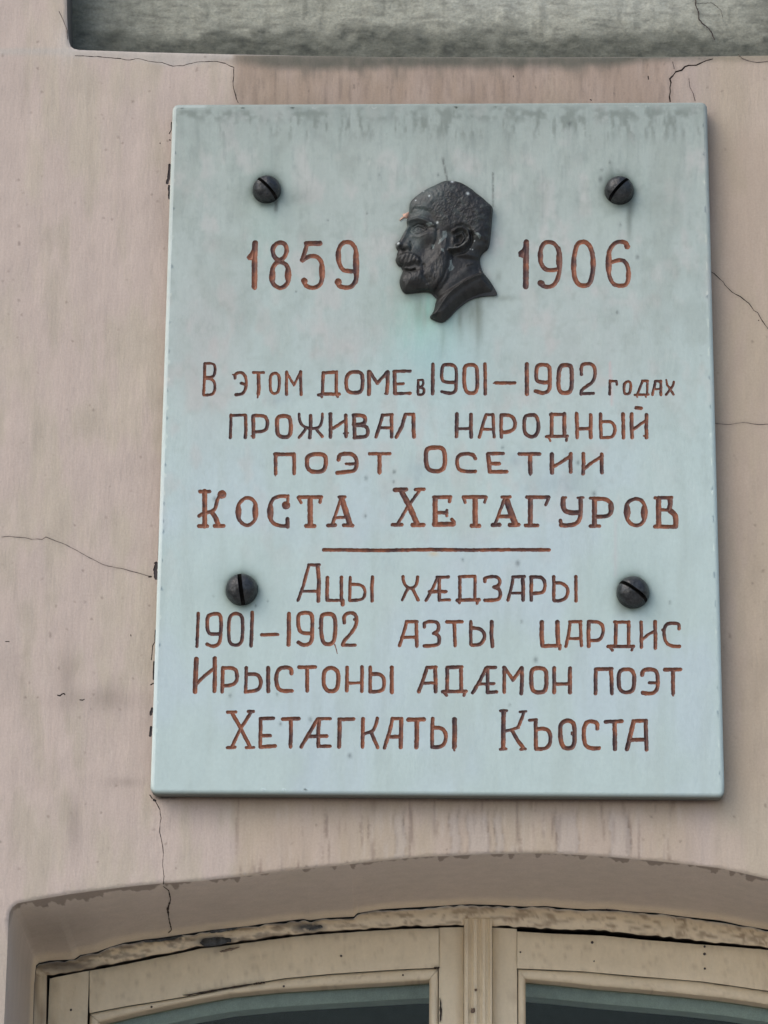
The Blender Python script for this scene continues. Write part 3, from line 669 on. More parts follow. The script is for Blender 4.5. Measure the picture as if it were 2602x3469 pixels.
TEXT = """@640 1200 2.765
l S26 150 85 147 200 138 378; S24 150 85 215 85 245 105 245 185 220 215 150 218; S24 155 225 215 232 243 265 243 345 215 380 140 382
l S27 432 222 430 190 460 172 505 172 535 215 538 290 525 340 500 372 440 380; L26 490 270 535 285; L14 412 190 440 195
l L24 602 172 700 172; L32 652 180 655 330 650 370; L15 650 370 643 405
l O26 805 172 845 195 848 260 840 345 815 368 790 368 765 345 760 260 765 195
l L28 916 168 914 300 915 375; L22 918 175 985 290 1045 165; L28 1047 165 1048 300 1052 378
l L30 1260 175 1378 168; L30 1258 175 1252 365; L30 1382 165 1380 365; L30 1215 382 1260 372 1385 374 1410 374; L24 1240 380 1245 400; L24 1385 378 1395 396
l O34 1540 165 1600 165 1628 195 1628 320 1600 360 1520 362 1475 330 1472 225 1500 175
l L24 392 575 530 568; L27 394 570 392 680 388 780; L30 530 575 535 700 528 780
l L34 600 580 605 680 605 775; S31 605 575 700 572 735 610 738 670 715 720 610 728; L12 582 764 600 764
l O36 825 590 880 575 945 585 955 650 955 740 930 775 870 778 830 750 825 670
l L33 1140 575 1140 680 1132 780; S25 1032 560 1036 620 1060 665 1105 690 1140 692; L25 1095 700 1032 782; S25 1250 560 1248 630 1225 680 1190 695 1140 697; L26 1190 700 1215 730 1252 772
l L34 1326 560 1328 680 1326 775; L28 1335 705 1465 620; L32 1470 570 1472 680 1472 770; L14 1450 742 1492 738
@1200 1200 2.765
l L34 -2 578 2 680 4 775; S34 -5 572 70 570 103 590 105 630 80 655 -5 660; S34 0 665 95 665 128 700 128 745 105 775 0 780
l L36 135 165 140 270 138 375; L28 150 165 215 275 315 160; L34 315 165 312 270 305 365; L14 285 370 300 372
l L28 375 160 525 158; L36 378 165 382 365; L26 400 278 460 276; L28 380 370 525 365
l L24 600 245 598 370; S21 600 240 645 240 650 270 640 300 605 310; S24 610 312 655 320 655 360 640 380 600 378
d L32 738 95 735 370
d S30 955 260 945 265 850 262 818 240 820 150 835 100 870 97 920 98 950 120 958 180 955 320 940 358 890 368 820 350
d O34 1035 110 1095 95 1145 110 1152 170 1155 300 1140 355 1100 368 1050 355 1030 290 1030 180
d L31 1225 90 1228 370
h L30 1325 268 1505 268; L12 1305 272 1325 268
d L38 1617 92 1617 240 1618 372
l L27 262 570 355 565; L31 265 570 235 680 205 775; L32 348 570 352 690 352 775; L27 240 688 350 688
l L26 480 562 560 562; L33 480 565 445 680 395 778; L35 555 565 555 690 560 775
l L34 962 560 960 680 958 770; L34 1095 565 1093 680 1097 775; L25 965 697 1095 697
l L26 1235 568 1295 565; L29 1235 568 1205 660 1172 778; L28 1300 565 1305 680 1310 775; L24 1200 703 1305 702
l L31 1378 575 1375 680 1380 775; S32 1378 570 1440 567 1490 590 1512 650 1495 705 1440 730 1385 733
@1740 1200 2.765
l O33 100 580 160 567 210 568 230 620 235 700 215 755 175 778 110 752 98 690
d S35 330 265 250 262 212 245 212 150 225 105 270 95 330 105 338 150 340 230 340 320 315 355 270 365 205 345
d O38 440 105 495 100 540 110 545 180 545 300 530 355 490 365 430 355 418 280 422 180
d S30 635 190 632 110 660 88 735 90 762 130 765 200 740 265 690 295 635 335 632 372; L27 632 370 748 367
l L24 900 375 903 250; L22 903 252 965 252 968 285
l O24 1035 280 1065 252 1095 262 1098 320 1090 365 1060 375 1038 365 1033 320
l L22 1205 250 1258 250; L22 1210 250 1160 370; L22 1255 250 1250 370; L22 1135 380 1262 378; L15 1150 385 1158 402; L15 1235 385 1240 402
l L22 1325 252 1382 252; L23 1330 252 1300 380; L24 1380 250 1378 380; L18 1315 330 1378 325
l L18 1430 240 1438 290 1465 320; L22 1500 260 1490 300 1430 378; L20 1460 320 1498 378
l L34 1105 562 1105 680 1110 780; L27 1120 705 1175 665 1240 620; L34 1245 568 1243 680 1245 780; L18 1222 765 1240 765; L32 1147 503 1195 507
l L30 348 565 478 565; L34 358 562 355 758; L36 475 560 475 758; L29 308 772 503 768; L21 325 775 345 812; L23 500 770 495 808
l L34 590 560 595 680 595 780; L34 722 570 722 780; L29 600 700 720 697; L12 583 545 586 560
l L32 815 562 815 680 820 780; S29 825 632 920 630 950 680 948 740 920 780 830 782; L33 1025 560 1030 782
@640 1500 2.765
l L34 805 108 985 108; L33 813 108 812 292; L33 985 110 987 288; L12 812 290 810 308
l O38 1110 130 1170 105 1240 105 1280 125 1285 190 1270 255 1220 275 1150 270 1110 240 1103 180
l S36 1403 160 1408 115 1450 102 1530 105 1568 140 1573 210 1555 262 1480 272 1390 282; L26 1475 198 1560 198
l L44 148 455 148 780; L33 102 456 193 456; L33 92 780 173 780; S33 95 685 120 665 210 645 250 615 262 540 290 490; L76 305 485 313 482; L44 215 650 250 700 275 765; L38 242 780 322 778
l O32 470 560 545 503 620 545 635 640 620 735 545 783 475 740 450 640; E54 464 590 464 700; E56 622 590 622 700
l S33 910 500 850 500 790 520 760 580 760 700 790 760 860 780 925 780; E58 763 585 763 700; L26 930 495 925 560; L72 908 585 912 585; L36 923 712 925 788
l L33 1032 510 1243 508; L28 1025 515 1050 560; L28 1240 510 1228 556; L48 1135 520 1137 770; L36 1097 780 1178 780
l L28 1405 508 1462 508; L29 1425 520 1345 760; L52 1435 535 1508 762; L28 1370 702 1470 698; L35 1302 775 1370 772; L35 1452 772 1533 775
@1200 1500 2.765
r L32 -285 1003 250 1008 700 1001 1100 1005 1500 1002 1825 1004
l L30 145 103 335 103; L39 238 110 238 200 236 275; L18 236 275 236 290
l O40 672 90 690 50 770 42 830 50 850 100 850 210 825 260 750 270 690 250 672 180
l S33 1135 148 1115 110 1060 102 990 110 962 150 968 230 1000 262 1070 270 1135 268
l L32 1255 102 1395 100; L38 1255 105 1262 190 1270 270; L33 1270 195 1358 195; L34 1268 273 1428 270
l L40 380 442 484 438; L31 572 438 652 435; L34 358 768 446 768; L40 548 770 648 770; L50 445 455 520 600 588 755; L29 610 452 500 600 410 755
l L34 745 510 903 508; L30 903 512 892 550; L47 757 515 759 765; L33 770 655 868 655; L25 868 635 868 685; L45 750 765 928 763; L30 935 762 935 740 915 718
l L33 1022 508 1233 508; L27 1022 512 1038 558; L27 1238 510 1222 556; L48 1132 520 1133 770; L37 1100 778 1172 778
l L28 1385 508 1463 506; L29 1410 520 1320 760; L56 1430 545 1508 760; L34 1350 690 1470 690; L37 1297 770 1362 768; L38 1458 770 1540 768
@1740 1500 2.765
l L33 52 105 243 105; L39 155 115 155 200 157 280; L16 157 280 157 300
l L39 358 108 358 200 360 278; L31 370 225 440 185 535 125; L35 535 105 533 200 537 272
l L34 653 105 655 200 652 288; L29 660 245 740 180 830 125; L33 825 108 825 200 827 278
l L34 125 510 330 510; L27 330 515 302 580; L45 157 520 158 765; L35 112 775 222 775
l S46 465 525 462 590 480 640 540 655 610 655; L20 460 515 490 512; S39 628 520 630 640 620 720 580 765 500 775 445 770; L32 437 728 447 765; L20 602 515 653 513
l L28 720 518 760 518; L45 757 525 757 768; S38 750 525 860 525 912 560 918 620 905 670 860 692 770 692; E54 912 575 915 635; L33 720 780 803 780
l O34 1075 550 1140 522 1200 535 1235 600 1238 690 1205 760 1145 778 1085 755 1055 690 1050 600; E60 1064 605 1064 700; E62 1222 610 1224 700
l L47 1357 520 1359 780; L29 1327 516 1480 515; S44 1465 522 1468 580 1455 625; L27 1365 628 1470 630; S48 1470 640 1512 670 1520 720 1518 775; L36 1322 785 1520 787
@640 1860 2.765
l L27 1120 148 1222 148; L28 1125 150 1070 350 1023 480; L34 1205 150 1218 300 1212 485; L25 1060 395 1215 395
l L32 1297 268 1295 400 1295 478; L32 1428 265 1428 480; L27 1292 482 1440 480; L40 1440 482 1440 520
l L28 1510 265 1508 400 1505 480; S28 1512 330 1610 332 1650 375 1648 440 1620 475 1510 482; L31 1720 262 1714 370 1716 486
d L28 88 602 82 750 75 912
d S32 295 795 200 798 175 770 168 680 180 620 240 605 290 608 302 660 300 780 290 880 255 905 215 912 170 890
d O31 380 640 410 608 460 602 500 630 505 720 500 850 475 895 430 902 380 880 372 800 375 700
d L32 592 595 590 740 582 908
h L30 680 803 832 800
d L38 938 605 934 700 938 780 932 895
d S34 1150 790 1070 790 1030 760 1022 680 1028 610 1075 595 1145 598 1158 650 1155 780 1150 870 1110 900 1060 898 1025 875
d O36 1240 640 1260 610 1320 605 1360 620 1375 690 1370 800 1355 870 1320 895 1260 885 1240 800 1238 720; L8 1212 742 1225 735; L8 1368 895 1382 945; L4 1382 945 1390 980
d S32 1455 690 1450 640 1475 605 1530 595 1570 625 1572 700 1530 780 1460 850 1440 895; L28 1440 900 1558 900; L20 1548 658 1555 665
@1200 1860 2.765
l S28 458 258 460 300 490 355 530 368 570 355 592 300 595 262; L26 500 375 450 478; L28 548 375 598 478
l L27 775 265 883 262; L28 780 270 740 360 672 483; L32 795 270 798 480; L32 705 400 858 398; L27 795 480 895 475
l L28 985 260 1128 255; L31 990 262 990 460; L29 1132 255 1130 460; L32 965 478 1168 475; L24 975 482 988 505; L24 1160 480 1150 510
l S30 1225 305 1220 270 1290 258 1345 262 1368 300 1355 345 1310 358; S33 1320 360 1360 375 1372 420 1360 465 1320 478 1225 482
l L28 1485 262 1595 258; L28 1490 262 1470 370 1440 478; L35 1578 265 1583 370 1582 475; L25 1465 412 1580 412
@1740 1860 2.765
l L33 165 262 165 478; S31 160 260 260 262 292 300 295 370 270 410 175 418
l L30 375 260 378 370 375 478; S30 385 315 450 318 500 350 513 400 490 460 440 485 380 485; L30 583 258 585 488
@1200 1860 2.765
l L30 490 682 590 680; L31 492 682 455 810 425 903; L32 580 685 585 800 587 908; L28 460 828 580 825
l S31 658 730 655 690 710 678 775 682 793 720 785 770 745 790; S33 755 790 790 810 798 850 790 895 730 905 655 908
l L32 868 682 1010 680; L31 937 690 942 800 945 905
l L31 1092 680 1092 800 1095 895; S32 1105 738 1180 745 1220 785 1222 830 1200 875 1170 898 1100 898; L35 1288 682 1285 800 1295 910
@1740 1860 2.765
l L40 265 685 262 800 270 905; L40 410 685 412 800 418 900; L35 270 908 428 905; L31 435 905 433 935
l L28 525 682 630 680; L28 530 682 515 800 490 912; L28 625 680 630 800 635 905; L25 515 840 630 838
l L35 705 685 700 800 705 910; S31 700 680 800 682 838 720 840 780 820 840 780 858 710 858
l L28 945 685 1080 685; L33 958 685 955 890; L33 1078 685 1078 890; L32 885 912 1123 912; L25 900 918 925 948; L24 1120 910 1108 948
l L30 1195 685 1197 800 1197 922; L26 1205 850 1260 800 1325 765; L33 1325 680 1328 800 1328 928
l S30 1550 745 1548 700 1500 692 1430 700 1408 760 1410 830 1435 885 1480 910 1555 912; L32 1400 760 1410 765
@640 2200 2.765
l L43 70 90 62 250 57 395; L31 80 315 150 245 235 180; L37 243 82 243 250 240 392
l L33 318 172 315 300 312 398; S33 318 175 400 170 445 195 455 260 440 310 400 335 325 342
l L30 538 172 535 300 532 398; S33 545 232 640 230 675 280 672 350 640 385 530 398; L36 743 172 743 392
l S36 960 225 960 185 925 168 860 170 825 210 815 290 830 360 870 390 965 388
l L34 1032 168 1185 165; L34 1108 175 1108 388
l O37 1270 200 1310 172 1360 175 1400 215 1400 310 1385 375 1345 395 1295 385 1265 345 1260 270
l L33 1482 168 1480 388; L33 1622 165 1620 392; L26 1490 315 1615 313
l L28 362 588 438 586; L28 556 582 606 580; L27 360 920 432 918; L27 537 920 608 918; L34 405 595 485 740 570 905; L29 578 595 480 750 405 905
l L31 670 648 793 645; L33 672 652 670 780 668 912; L32 680 810 762 808; L35 670 913 808 905
l L34 880 652 1030 648; L35 955 662 955 800 952 912
l L29 1210 650 1325 648; L33 1205 652 1130 780 1052 912; L34 1220 655 1212 780 1212 908; L33 1130 815 1290 812; L31 1212 908 1323 906
l L33 1408 655 1543 652; L37 1412 660 1410 780 1408 912
@1200 2200 2.765
l L32 150 168 150 300 150 395; S33 160 232 240 230 280 270 282 350 260 385 200 398 150 396; L36 352 170 352 402
l L31 680 170 765 168; L33 682 170 645 290 604 396; L35 758 168 762 300 762 396; L27 650 316 760 314
l L32 872 170 1008 165; L34 872 172 870 385; L35 1000 170 1003 385; L31 828 396 1048 392; L25 840 405 865 430; L25 1040 400 1027 432
l L31 1245 168 1325 168; L32 1235 175 1180 290 1110 406; L33 1250 172 1250 300 1250 398; L27 1175 325 1308 320; L31 1248 402 1333 398
l L33 1405 170 1405 398; L31 1410 170 1488 288 1568 170; L35 1572 172 1572 300 1565 412
l L35 82 650 80 780 78 912; S30 218 645 200 720 175 765 90 792; L32 165 790 190 850 220 918
l L31 358 650 445 648; L33 358 650 330 780 284 922; L39 440 655 440 780 435 915; L33 340 820 430 818
l L40 508 658 652 655; L42 587 668 587 800 583 915
l L33 735 650 730 780 730 912; S35 740 732 820 735 858 780 860 850 835 900 780 918 730 912; L43 940 655 943 800 938 915; L18 938 920 938 945
l L25 1370 575 1430 572; L41 1400 585 1397 750 1395 928; L24 1370 935 1425 935; L30 1590 590 1565 660 1535 730; S27 1540 730 1500 745 1415 765; L23 1552 585 1610 580; L35 1480 765 1530 850 1580 918; L26 1560 935 1603 932
@1740 2200 2.765
l O38 165 210 190 175 270 175 305 200 308 260 308 350 290 395 230 405 180 390 165 330
l L35 380 175 380 402; L37 528 178 528 402; L31 390 325 520 322
l L34 767 187 920 182; L34 770 188 768 300 768 412; L36 912 185 918 300 920 412
l O36 985 220 1015 188 1100 185 1130 230 1130 300 1125 370 1095 400 1030 405 990 370 983 290
l S36 1205 240 1210 200 1250 185 1320 190 1350 230 1352 360 1320 405 1270 415 1208 408; L27 1270 312 1345 315
l L35 1417 190 1563 188; L35 1493 195 1493 300 1495 412; L18 1495 415 1495 432
l L26 150 662 215 660; L35 208 670 207 780 210 932; S35 215 745 310 742 345 790 345 870 320 920 270 932 210 932
l O40 440 700 480 668 540 668 570 710 572 800 570 880 550 920 500 930 460 910 440 850 437 770; L22 545 780 545 795
l S37 785 740 785 690 740 672 690 675 662 720 655 800 665 880 690 915 740 930 800 925
l L33 860 678 1013 672; L39 945 690 948 800 950 932
l L35 1122 672 1243 668; L41 1125 675 1095 800 1062 932; L37 1237 675 1240 800 1245 940; L36 1095 848 1235 845
@750 520 3.0164
d L56 345 915 340 1000 338 1365; P 345 930 300 1000 258 1062 275 1090 325 1095
d O42 545 930 600 905 660 930 670 1000 640 1070 590 1095 545 1065 520 1000; O42 520 1180 555 1120 600 1105 665 1130 695 1210 685 1320 620 1378 560 1365 510 1305 512 1230; E56 520 1190 525 1300; E64 680 1180 683 1300; E46 525 960 525 1015; E46 668 955 668 1015
d L50 870 920 1008 918; L42 875 925 855 1000 825 1090; S42 830 1095 880 1055 950 1045 1010 1075 1035 1150 1030 1290 1000 1355 920 1378 860 1350 835 1300; L62 845 1300 850 1305; E58 1028 1130 1030 1290
d S42 1360 1205 1260 1200 1215 1160 1190 1060 1200 960 1250 905 1320 905 1370 960 1382 1050 1382 1220 1370 1310 1330 1365 1250 1372 1200 1350; E62 1375 980 1380 1290; E56 1197 990 1197 1100; L66 1190 1315 1195 1310
@1700 540 3.0164
d L56 250 845 248 1000 245 1300; P 235 870 205 915 168 945 172 995 225 1012 250 950
d S42 560 1125 480 1135 420 1110 390 1020 395 920 430 850 490 842 550 865 590 950 595 1060 585 1180 550 1270 490 1305 430 1300 400 1270; E62 587 930 590 1120; E52 395 925 395 1050; L62 398 1265 408 1270
d O46 760 880 800 842 870 842 920 920 938 1050 925 1200 890 1285 820 1294 770 1270 735 1180 730 1040; E54 736 980 736 1140; E54 934 980 934 1140
d S40 1290 890 1270 850 1210 835 1140 860 1095 940 1085 1060 1095 1180 1130 1270 1200 1294 1270 1285 1295 1220 1295 1110 1260 1040 1200 1025 1120 1050; E64 1093 960 1093 1150; E48 1295 1120 1295 1240; L56 1280 885 1283 890"""
letters = []; sx = sy_o = 0; ssc = 1
for ln in TEXT.strip().split('\n'):
    if ln[0] == '@':
        sx, sy_o, ssc = [float(t) for t in ln[1:].split()]; continue
    kind, rest = ln[0], ln[2:]; st = []
    for part in rest.split(';'):
        part = part.strip(); k = part[0]; tk = part[1:].split()
        if k == 'P': w = 0; nums = [float(t) for t in tk]
        else: w = float(tk[0]) / ssc + 1.3; nums = [float(t) for t in tk[1:]]
        st.append((k, w, [(sx + nums[i] / ssc, sy_o + nums[i + 1] / ssc) for i in range(0, len(nums), 2)]))
    letters.append(({'l': 'letter', 'd': 'digit', 'h': 'dash', 'r': 'dividing_line'}[kind], st))
ldug = []
for i, (nm, st) in enumerate(letters):
    sd, x0, y0 = shape(st, 1.75, (9, 1.5), i, pad=9); ldug.append((sd, x0, y0, 1.75, .0016, nm, M_paint))
BEV = 14.0
face = rrect(BEV, 22)
g = np.stack(np.meshgrid(np.arange(500, 2480, 6.0), np.arange(340, 2720, 6.0)), -1).reshape(-1, 2) + _rng.uniform(-1.2, 1.2, (397 * 330, 2))
g = g[inpoly(g[:, 0], g[:, 1], face)]; g = g[segdist(g[:, 0], g[:, 1], face[::6], True) > 4]; g = g[clear_of(ldug, g, 1.5)]
SCREWS = [(904, 636, 51, 0, 46), (2098, 639, 52, 1, -47), (819, 1990, 55, 2, 82), (2144, 1999, 56, 3, 36)]
specks = [(2034, 607, 9), (2038, 575, 5), (2067, 550, 5), (2093, 577, 4), (2101, 760, 5), (2159, 871, 7), (2091, 1058, 6), (1110, 746, 4), (1243, 722, 2.5), (1003, 986, 2.5), (1930, 420, 8), (1336, 1598, 6), (1334, 1633, 5), (1337, 1600, 4), (1240, 1620, 7), (1958, 1568, 7), (1703, 1516, 6), (2013, 1672, 8), (1815, 2235, 9), (727, 1690, 8), (1768, 2106, 5), (1238, 1748, 6), (1727, 2388, 5), (1051, 2437, 7), (1185, 2560, 8), (950, 2452, 6), (1567, 1896, 5), (1754, 1908, 9), (2375, 1205, 3), (725, 2020, 3), (908, 2036, 3), (780, 2356, 6), (940, 2352, 4), (1428, 2543, 2.5), (867, 2052, 5), (2270, 2040, 5), (1285, 590, 3), (1484, 592, 5), (1950, 1220, 3)]
thin = [((1499, 535), (1507, 570), (1516, 612), 3.2, .7), ((1671, 585), (1671, 640), (1672, 700), 2.6, .65), ((2066, 1228), (2070, 1300), (2074, 1372), 3.5, .0), ((1115, 2230), (1100, 2270), (1096, 2300), 1, 0),
        ((938, 680), (936, 695), (934, 712), 5, .5), ((1262, 2082), (1285, 2090), (1300, 2098), 3, .0)]
def plaque_colour(x, y):
    n1 = fbm(x, y, 260, 0, 330); n2 = fbm(x, y, 60, 3, 90); n3 = fbm(x, y, 13, 5, 70, 2); n4 = fbm(x, y, 22, 1, 26)
    c = np.tile(lin(181, 196, 195), (len(x), 1))
    c = mixc(c, lin(165, 172, 167), ss(1600, 400, y) * .9)
    c = mixc(c, lin(184, 197, 206), ss(.45, .7, n1) * ss(1200, 1900, y) * .55)
    c = mixc(c, lin(190, 186, 184), ss(.5, .75, n2) * .5 * ss(2300, 1200, y + 400 * (x > 2100)))
    c = mixc(c, lin(176, 166, 164), gb(x, y, 700, 1180, 120, 260) * .4 + gb(x, y, 1180, 1150, 130, 90) * .35 + gb(x, y, 1950, 1200, 250, 200) * .2)
    c = mixc(c, lin(146, 156, 150), ss(.50, .78, n4) * .34 * ss(2300, 500, y)); c = mixc(c, lin(148, 156, 150), ss(.5, .74, fbm(x, y, 110, 5, 150)) * .42 * ss(1700, 700, y))
    c = mixc(c, lin(170, 182, 178), ss(.5, .8, fbm(x, y, 40, 6, 400)) * .3)
    # vertical rain streaks, strongest towards the top
    s = ss(.55, .8, n3) * ss(1150, 420, y); c = mixc(c, lin(138, 148, 145), s * .35)
    # band of grime under the top edge, in hanging tufts
    tb = np.exp(-((y - 385) / 26) ** 2) * ss(.42, .72, fbm(x, y, 30, 2, 22)) + np.exp(-((y - 425) / 42) ** 2) * ss(.52, .74, fbm(x, y, 14, 4, 60)) * ss(560, 900, x)
    c = mixc(c, lin(104, 110, 103), np.clip(tb, 0, 1) * .68)
    c = mixc(c, lin(140, 150, 146), ss(560, 380, y) * .38 * (.4 + n2))
    # green copper wash and grey runs under the head
    c = mixc(c, lin(150, 188, 176), np.clip(gb(x, y, 1440, 1120, 120, 150) * .75 + gb(x, y, 1470, 1030, 60, 60) * .5 + gb(x, y, 900, 800, 60, 120) * .18, 0, 1) * (.55 + .6 * n3))
    c = mixc(c, lin(164, 192, 200), gb(x, y, 1480, 1220, 170, 130) * .45)
    for cx, cy, rx, ry, a in ((1622, 1070, 16, 95, .65), (1590, 1045, 40, 60, .5), (1560, 1075, 10, 70, .5), (1418, 1035, 18, 55, .45), (1438, 1070, 8, 40, .4), (1500, 1140, 14, 80, .25), (1380, 1010, 40, 18, .35), (1700, 1010, 60, 10, .3), (1690, 935, 10, 22, .35)):
        c = mixc(c, lin(106, 112, 100), gb(x, y, cx, cy, rx, ry) * a * (.45 + n3))
    for cx, cy, rx, ry, a in ((1170, 640, 90, 30, .0), (1420, 1600, 60, 40, .3), (1900, 1640, 120, 40, .3), (1930, 1570, 40, 50, .25), (1310, 1900, 60, 60, .12), (1750, 1560, 40, 30, .35), (950, 1350, 40, 24, .3), (1215, 2440, 30, 30, .15), (1330, 1690, 50, 80, .15)):
        c = mixc(c, lin(138, 152, 164), gb(x, y, cx, cy, rx, ry) * a * (.3 + 1.2 * n4))
    # dirt haloes round the screws with drips below
    for cx, cy, r, k, an in SCREWS:
        d = np.hypot(x - cx, (y - cy - 8) * .95); h = np.exp(-np.clip(d - r, 0, 999) / 11.0); c = mixc(c, lin(72, 78, 74), h * (.5 + .5 * n4))
        c = mixc(c, lin(140, 172, 160), np.exp(-np.clip(d - r, 0, 999) / 50.0) * .2 * (.3 + n2))
    c = mixc(c, lin(96, 104, 98), gb(x, y, 2132, 735, 9, 75) * .55 + gb(x, y, 2068, 600, 12, 50) * .35 + gb(x, y, 2085, 700, 40, 30) * .2)
    c = mixc(c, lin(70, 76, 70), gb(x, y, 935, 690, 7, 24) * .7 + gb(x, y, 1010, 670, 50, 30) * .22 + gb(x, y, 2108, 2065, 24, 30) * .4 + gb(x, y, 2140, 695, 10, 40) * .4 + gb(x, y, 600, 1240, 60, 80) * .06)
    # stain hugging the cast head
    d = segdist(x, y, HEAD_N, True); c = mixc(c, lin(108, 114, 108), np.exp(-d / 9.0) * .5)
    for px, py, r in specks:
        c = mixc(c, lin(66, 72, 72), gb(x, y, px, py, r * .8, r * 1.1) * .6)
    for a, b, d_, w, s in thin:
        if s: c = mixc(c, lin(70, 72, 70), np.exp(-(segdist(x, y, [a, b, d_]) / w) ** 2) * s)
    t = np.exp(-(segdist(x, y, [(2066, 1228), (2070, 1300), (2074, 1372)]) / 4) ** 2); c = mixc(c, lin(196, 176, 176), t * .7)
    t = np.exp(-(segdist(x, y, [(2085, 1760), (2085, 1950)]) / 5) ** 2); c = mixc(c, lin(186, 180, 182), t * .4)
    t = gb(x, y, 1470, 1876, 16, 8); c = mixc(c, lin(196, 180, 150), t * .8)
    return c * np.array([.885, .885, .835])
# outline of the cast head, measured on the plaque face
HEADP = pl('800 292 850 298 900 303 960 322 1040 370 1110 429 1170 473 1215 517 1255 547 1266 572 1261 640 1253 740 1244 850 1234 930 1220 982 1182 1012 1147 1048 1131 1090 1138 1150 1165 1225 1210 1275 1250 1330 1290 1395 1312 1440 1300 1458 1230 1460 1130 1468 1040 1498 960 1548 880 1618 820 1688 760 1731 720 1731 670 1713 627 1690 622 1672 650 1640 670 1590 680 1530 695 1495 660 1455 620 1425 560 1420 480 1430 400 1438 368 1438 333 1400 312 1340 316 1280 340 1232 350 1202 333 1184 335 1168 302 1156 277 1120 270 1090 285 1062 285 1032 300 1005 277 972 271 932 285 918 310 906 345 842 380 782 395 747 382 702 396 672 410 620 411 562 421 504 470 455 560 391 680 337 745 305')
HEADP = [tuple(p) for p in chaikin(HEADP, True, 1)]
HEAD_N = [(1250 + a / 3.0164, 520 + b / 3.0164) for a, b in HEADP]
v2, f, pieces = plane_cdt([face], ldug, g, YF, lambda c: inpoly(c[:, 0], c[:, 1], face))
v3 = P(v2[:, 0], v2[:, 1], YF); nf = len(v3)
und = lambda x, y: .0009 * (fbm(x, y, 300, 2) - .5) * ss(0, 60, np.minimum.reduce([x - 520, 2440 - x, y - 360, 2680 - y]))
v3[:, 1] += und(v2[:, 0], v2[:, 1])
# bevel and sides, ring by ring (own vertices; meets the face edge exactly)
rings = []; ang = np.linspace(0, math.pi / 2, 6); mm = .0003194 * BEV
slab_c = plaque_colour(v2[:, 0], v2[:, 1])
own(link('slab_face', v3, orient(v3, f).tolist(), M_marble, plaque, slab_c))
outer = []; base_f = rrect(BEV, 22); nr = len(base_f)
fo = np.array(base_f); full = np.array(rrect(0, 22))
if len(full) != nr: full = resample(list(map(tuple, full)) + [tuple(full[0])], nr + 1)[:-1]
V = []; C = []
for k, a in enumerate(ang):
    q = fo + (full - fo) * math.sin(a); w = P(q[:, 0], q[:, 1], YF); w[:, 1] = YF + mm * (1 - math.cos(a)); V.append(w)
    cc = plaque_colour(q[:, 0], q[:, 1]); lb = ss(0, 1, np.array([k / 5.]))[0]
    low = ss(2640, 2690, q[:, 1]); cc = mixc(cc, lin(96, 99, 92), low * .95 * lb); cc = mixc(cc, lin(206, 214, 208), (1 - low) * .35 * (q[:, 0] < 700)); cc = mixc(cc, lin(132, 140, 132), ss(372, 352, q[:, 1]) * .55); cc = mixc(cc, lin(128, 136, 132), ss(2380, 2400, q[:, 0]) * ss(900, 360, q[:, 1]) * .6); C.append(cc)  # edge shading painted in: left bevel lighter, bottom, top and upper right darker
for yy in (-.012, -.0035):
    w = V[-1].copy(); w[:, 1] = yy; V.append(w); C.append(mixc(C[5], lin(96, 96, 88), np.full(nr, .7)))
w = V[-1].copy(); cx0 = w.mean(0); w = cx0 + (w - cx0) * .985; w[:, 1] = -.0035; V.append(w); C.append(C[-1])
V = np.concatenate(V); R = len(C)
F = [(r * nr + i, r * nr + (i + 1) % nr, (r + 1) * nr + (i + 1) % nr, (r + 1) * nr + i) for r in range(R - 1) for i in range(nr)]
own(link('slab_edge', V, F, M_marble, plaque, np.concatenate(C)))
# letters: painted, V-cut grooves
BR1, BR2, BR3, BR4 = lin(128, 77, 52), lin(72, 48, 44), lin(98, 61, 47), lin(152, 92, 54)
for li, ((V, polys), (sd, x0, y0, c, dep, nm, mt)) in enumerate(zip(pieces, ldug)):
    p, s = groove(V, polys, sd, x0, y0, c, dep, YF)
    wmax = max(4.0, -float(sd.min())); dd = np.clip(-s / min(wmax, 8.0), 0, 1)
    p[:, 1] += und(V[:, 0], V[:, 1]) + .0019 * dd ** .8
    n1 = fbm(V[:, 0], V[:, 1], 38, li % 8, 30); n2 = fbm(V[:, 0], V[:, 1], 11, (li + 3) % 8)
    base = vn(np.array([V[0, 0]]), np.array([V[0, 1]]), 160, 4)[0]
    col = np.tile(BR3, (len(V), 1)); col = mixc(col, BR1, ss(.42, .62, n1 + .3 * (base - .5))); col = mixc(col, BR2, ss(.42, .25, n1 + .3 * (base - .5)) * .9); col = mixc(col, BR4, ss(.68, .82, n2 * .5 + n1 * .5) * .7)
    e = 1 - ss(.6, 2.6, -s); col = mixc(col, BR2 * .8, e * .3)
    o = own(link(nm, p, [q[::-1] for q in polys], M_paint, plaque, col))

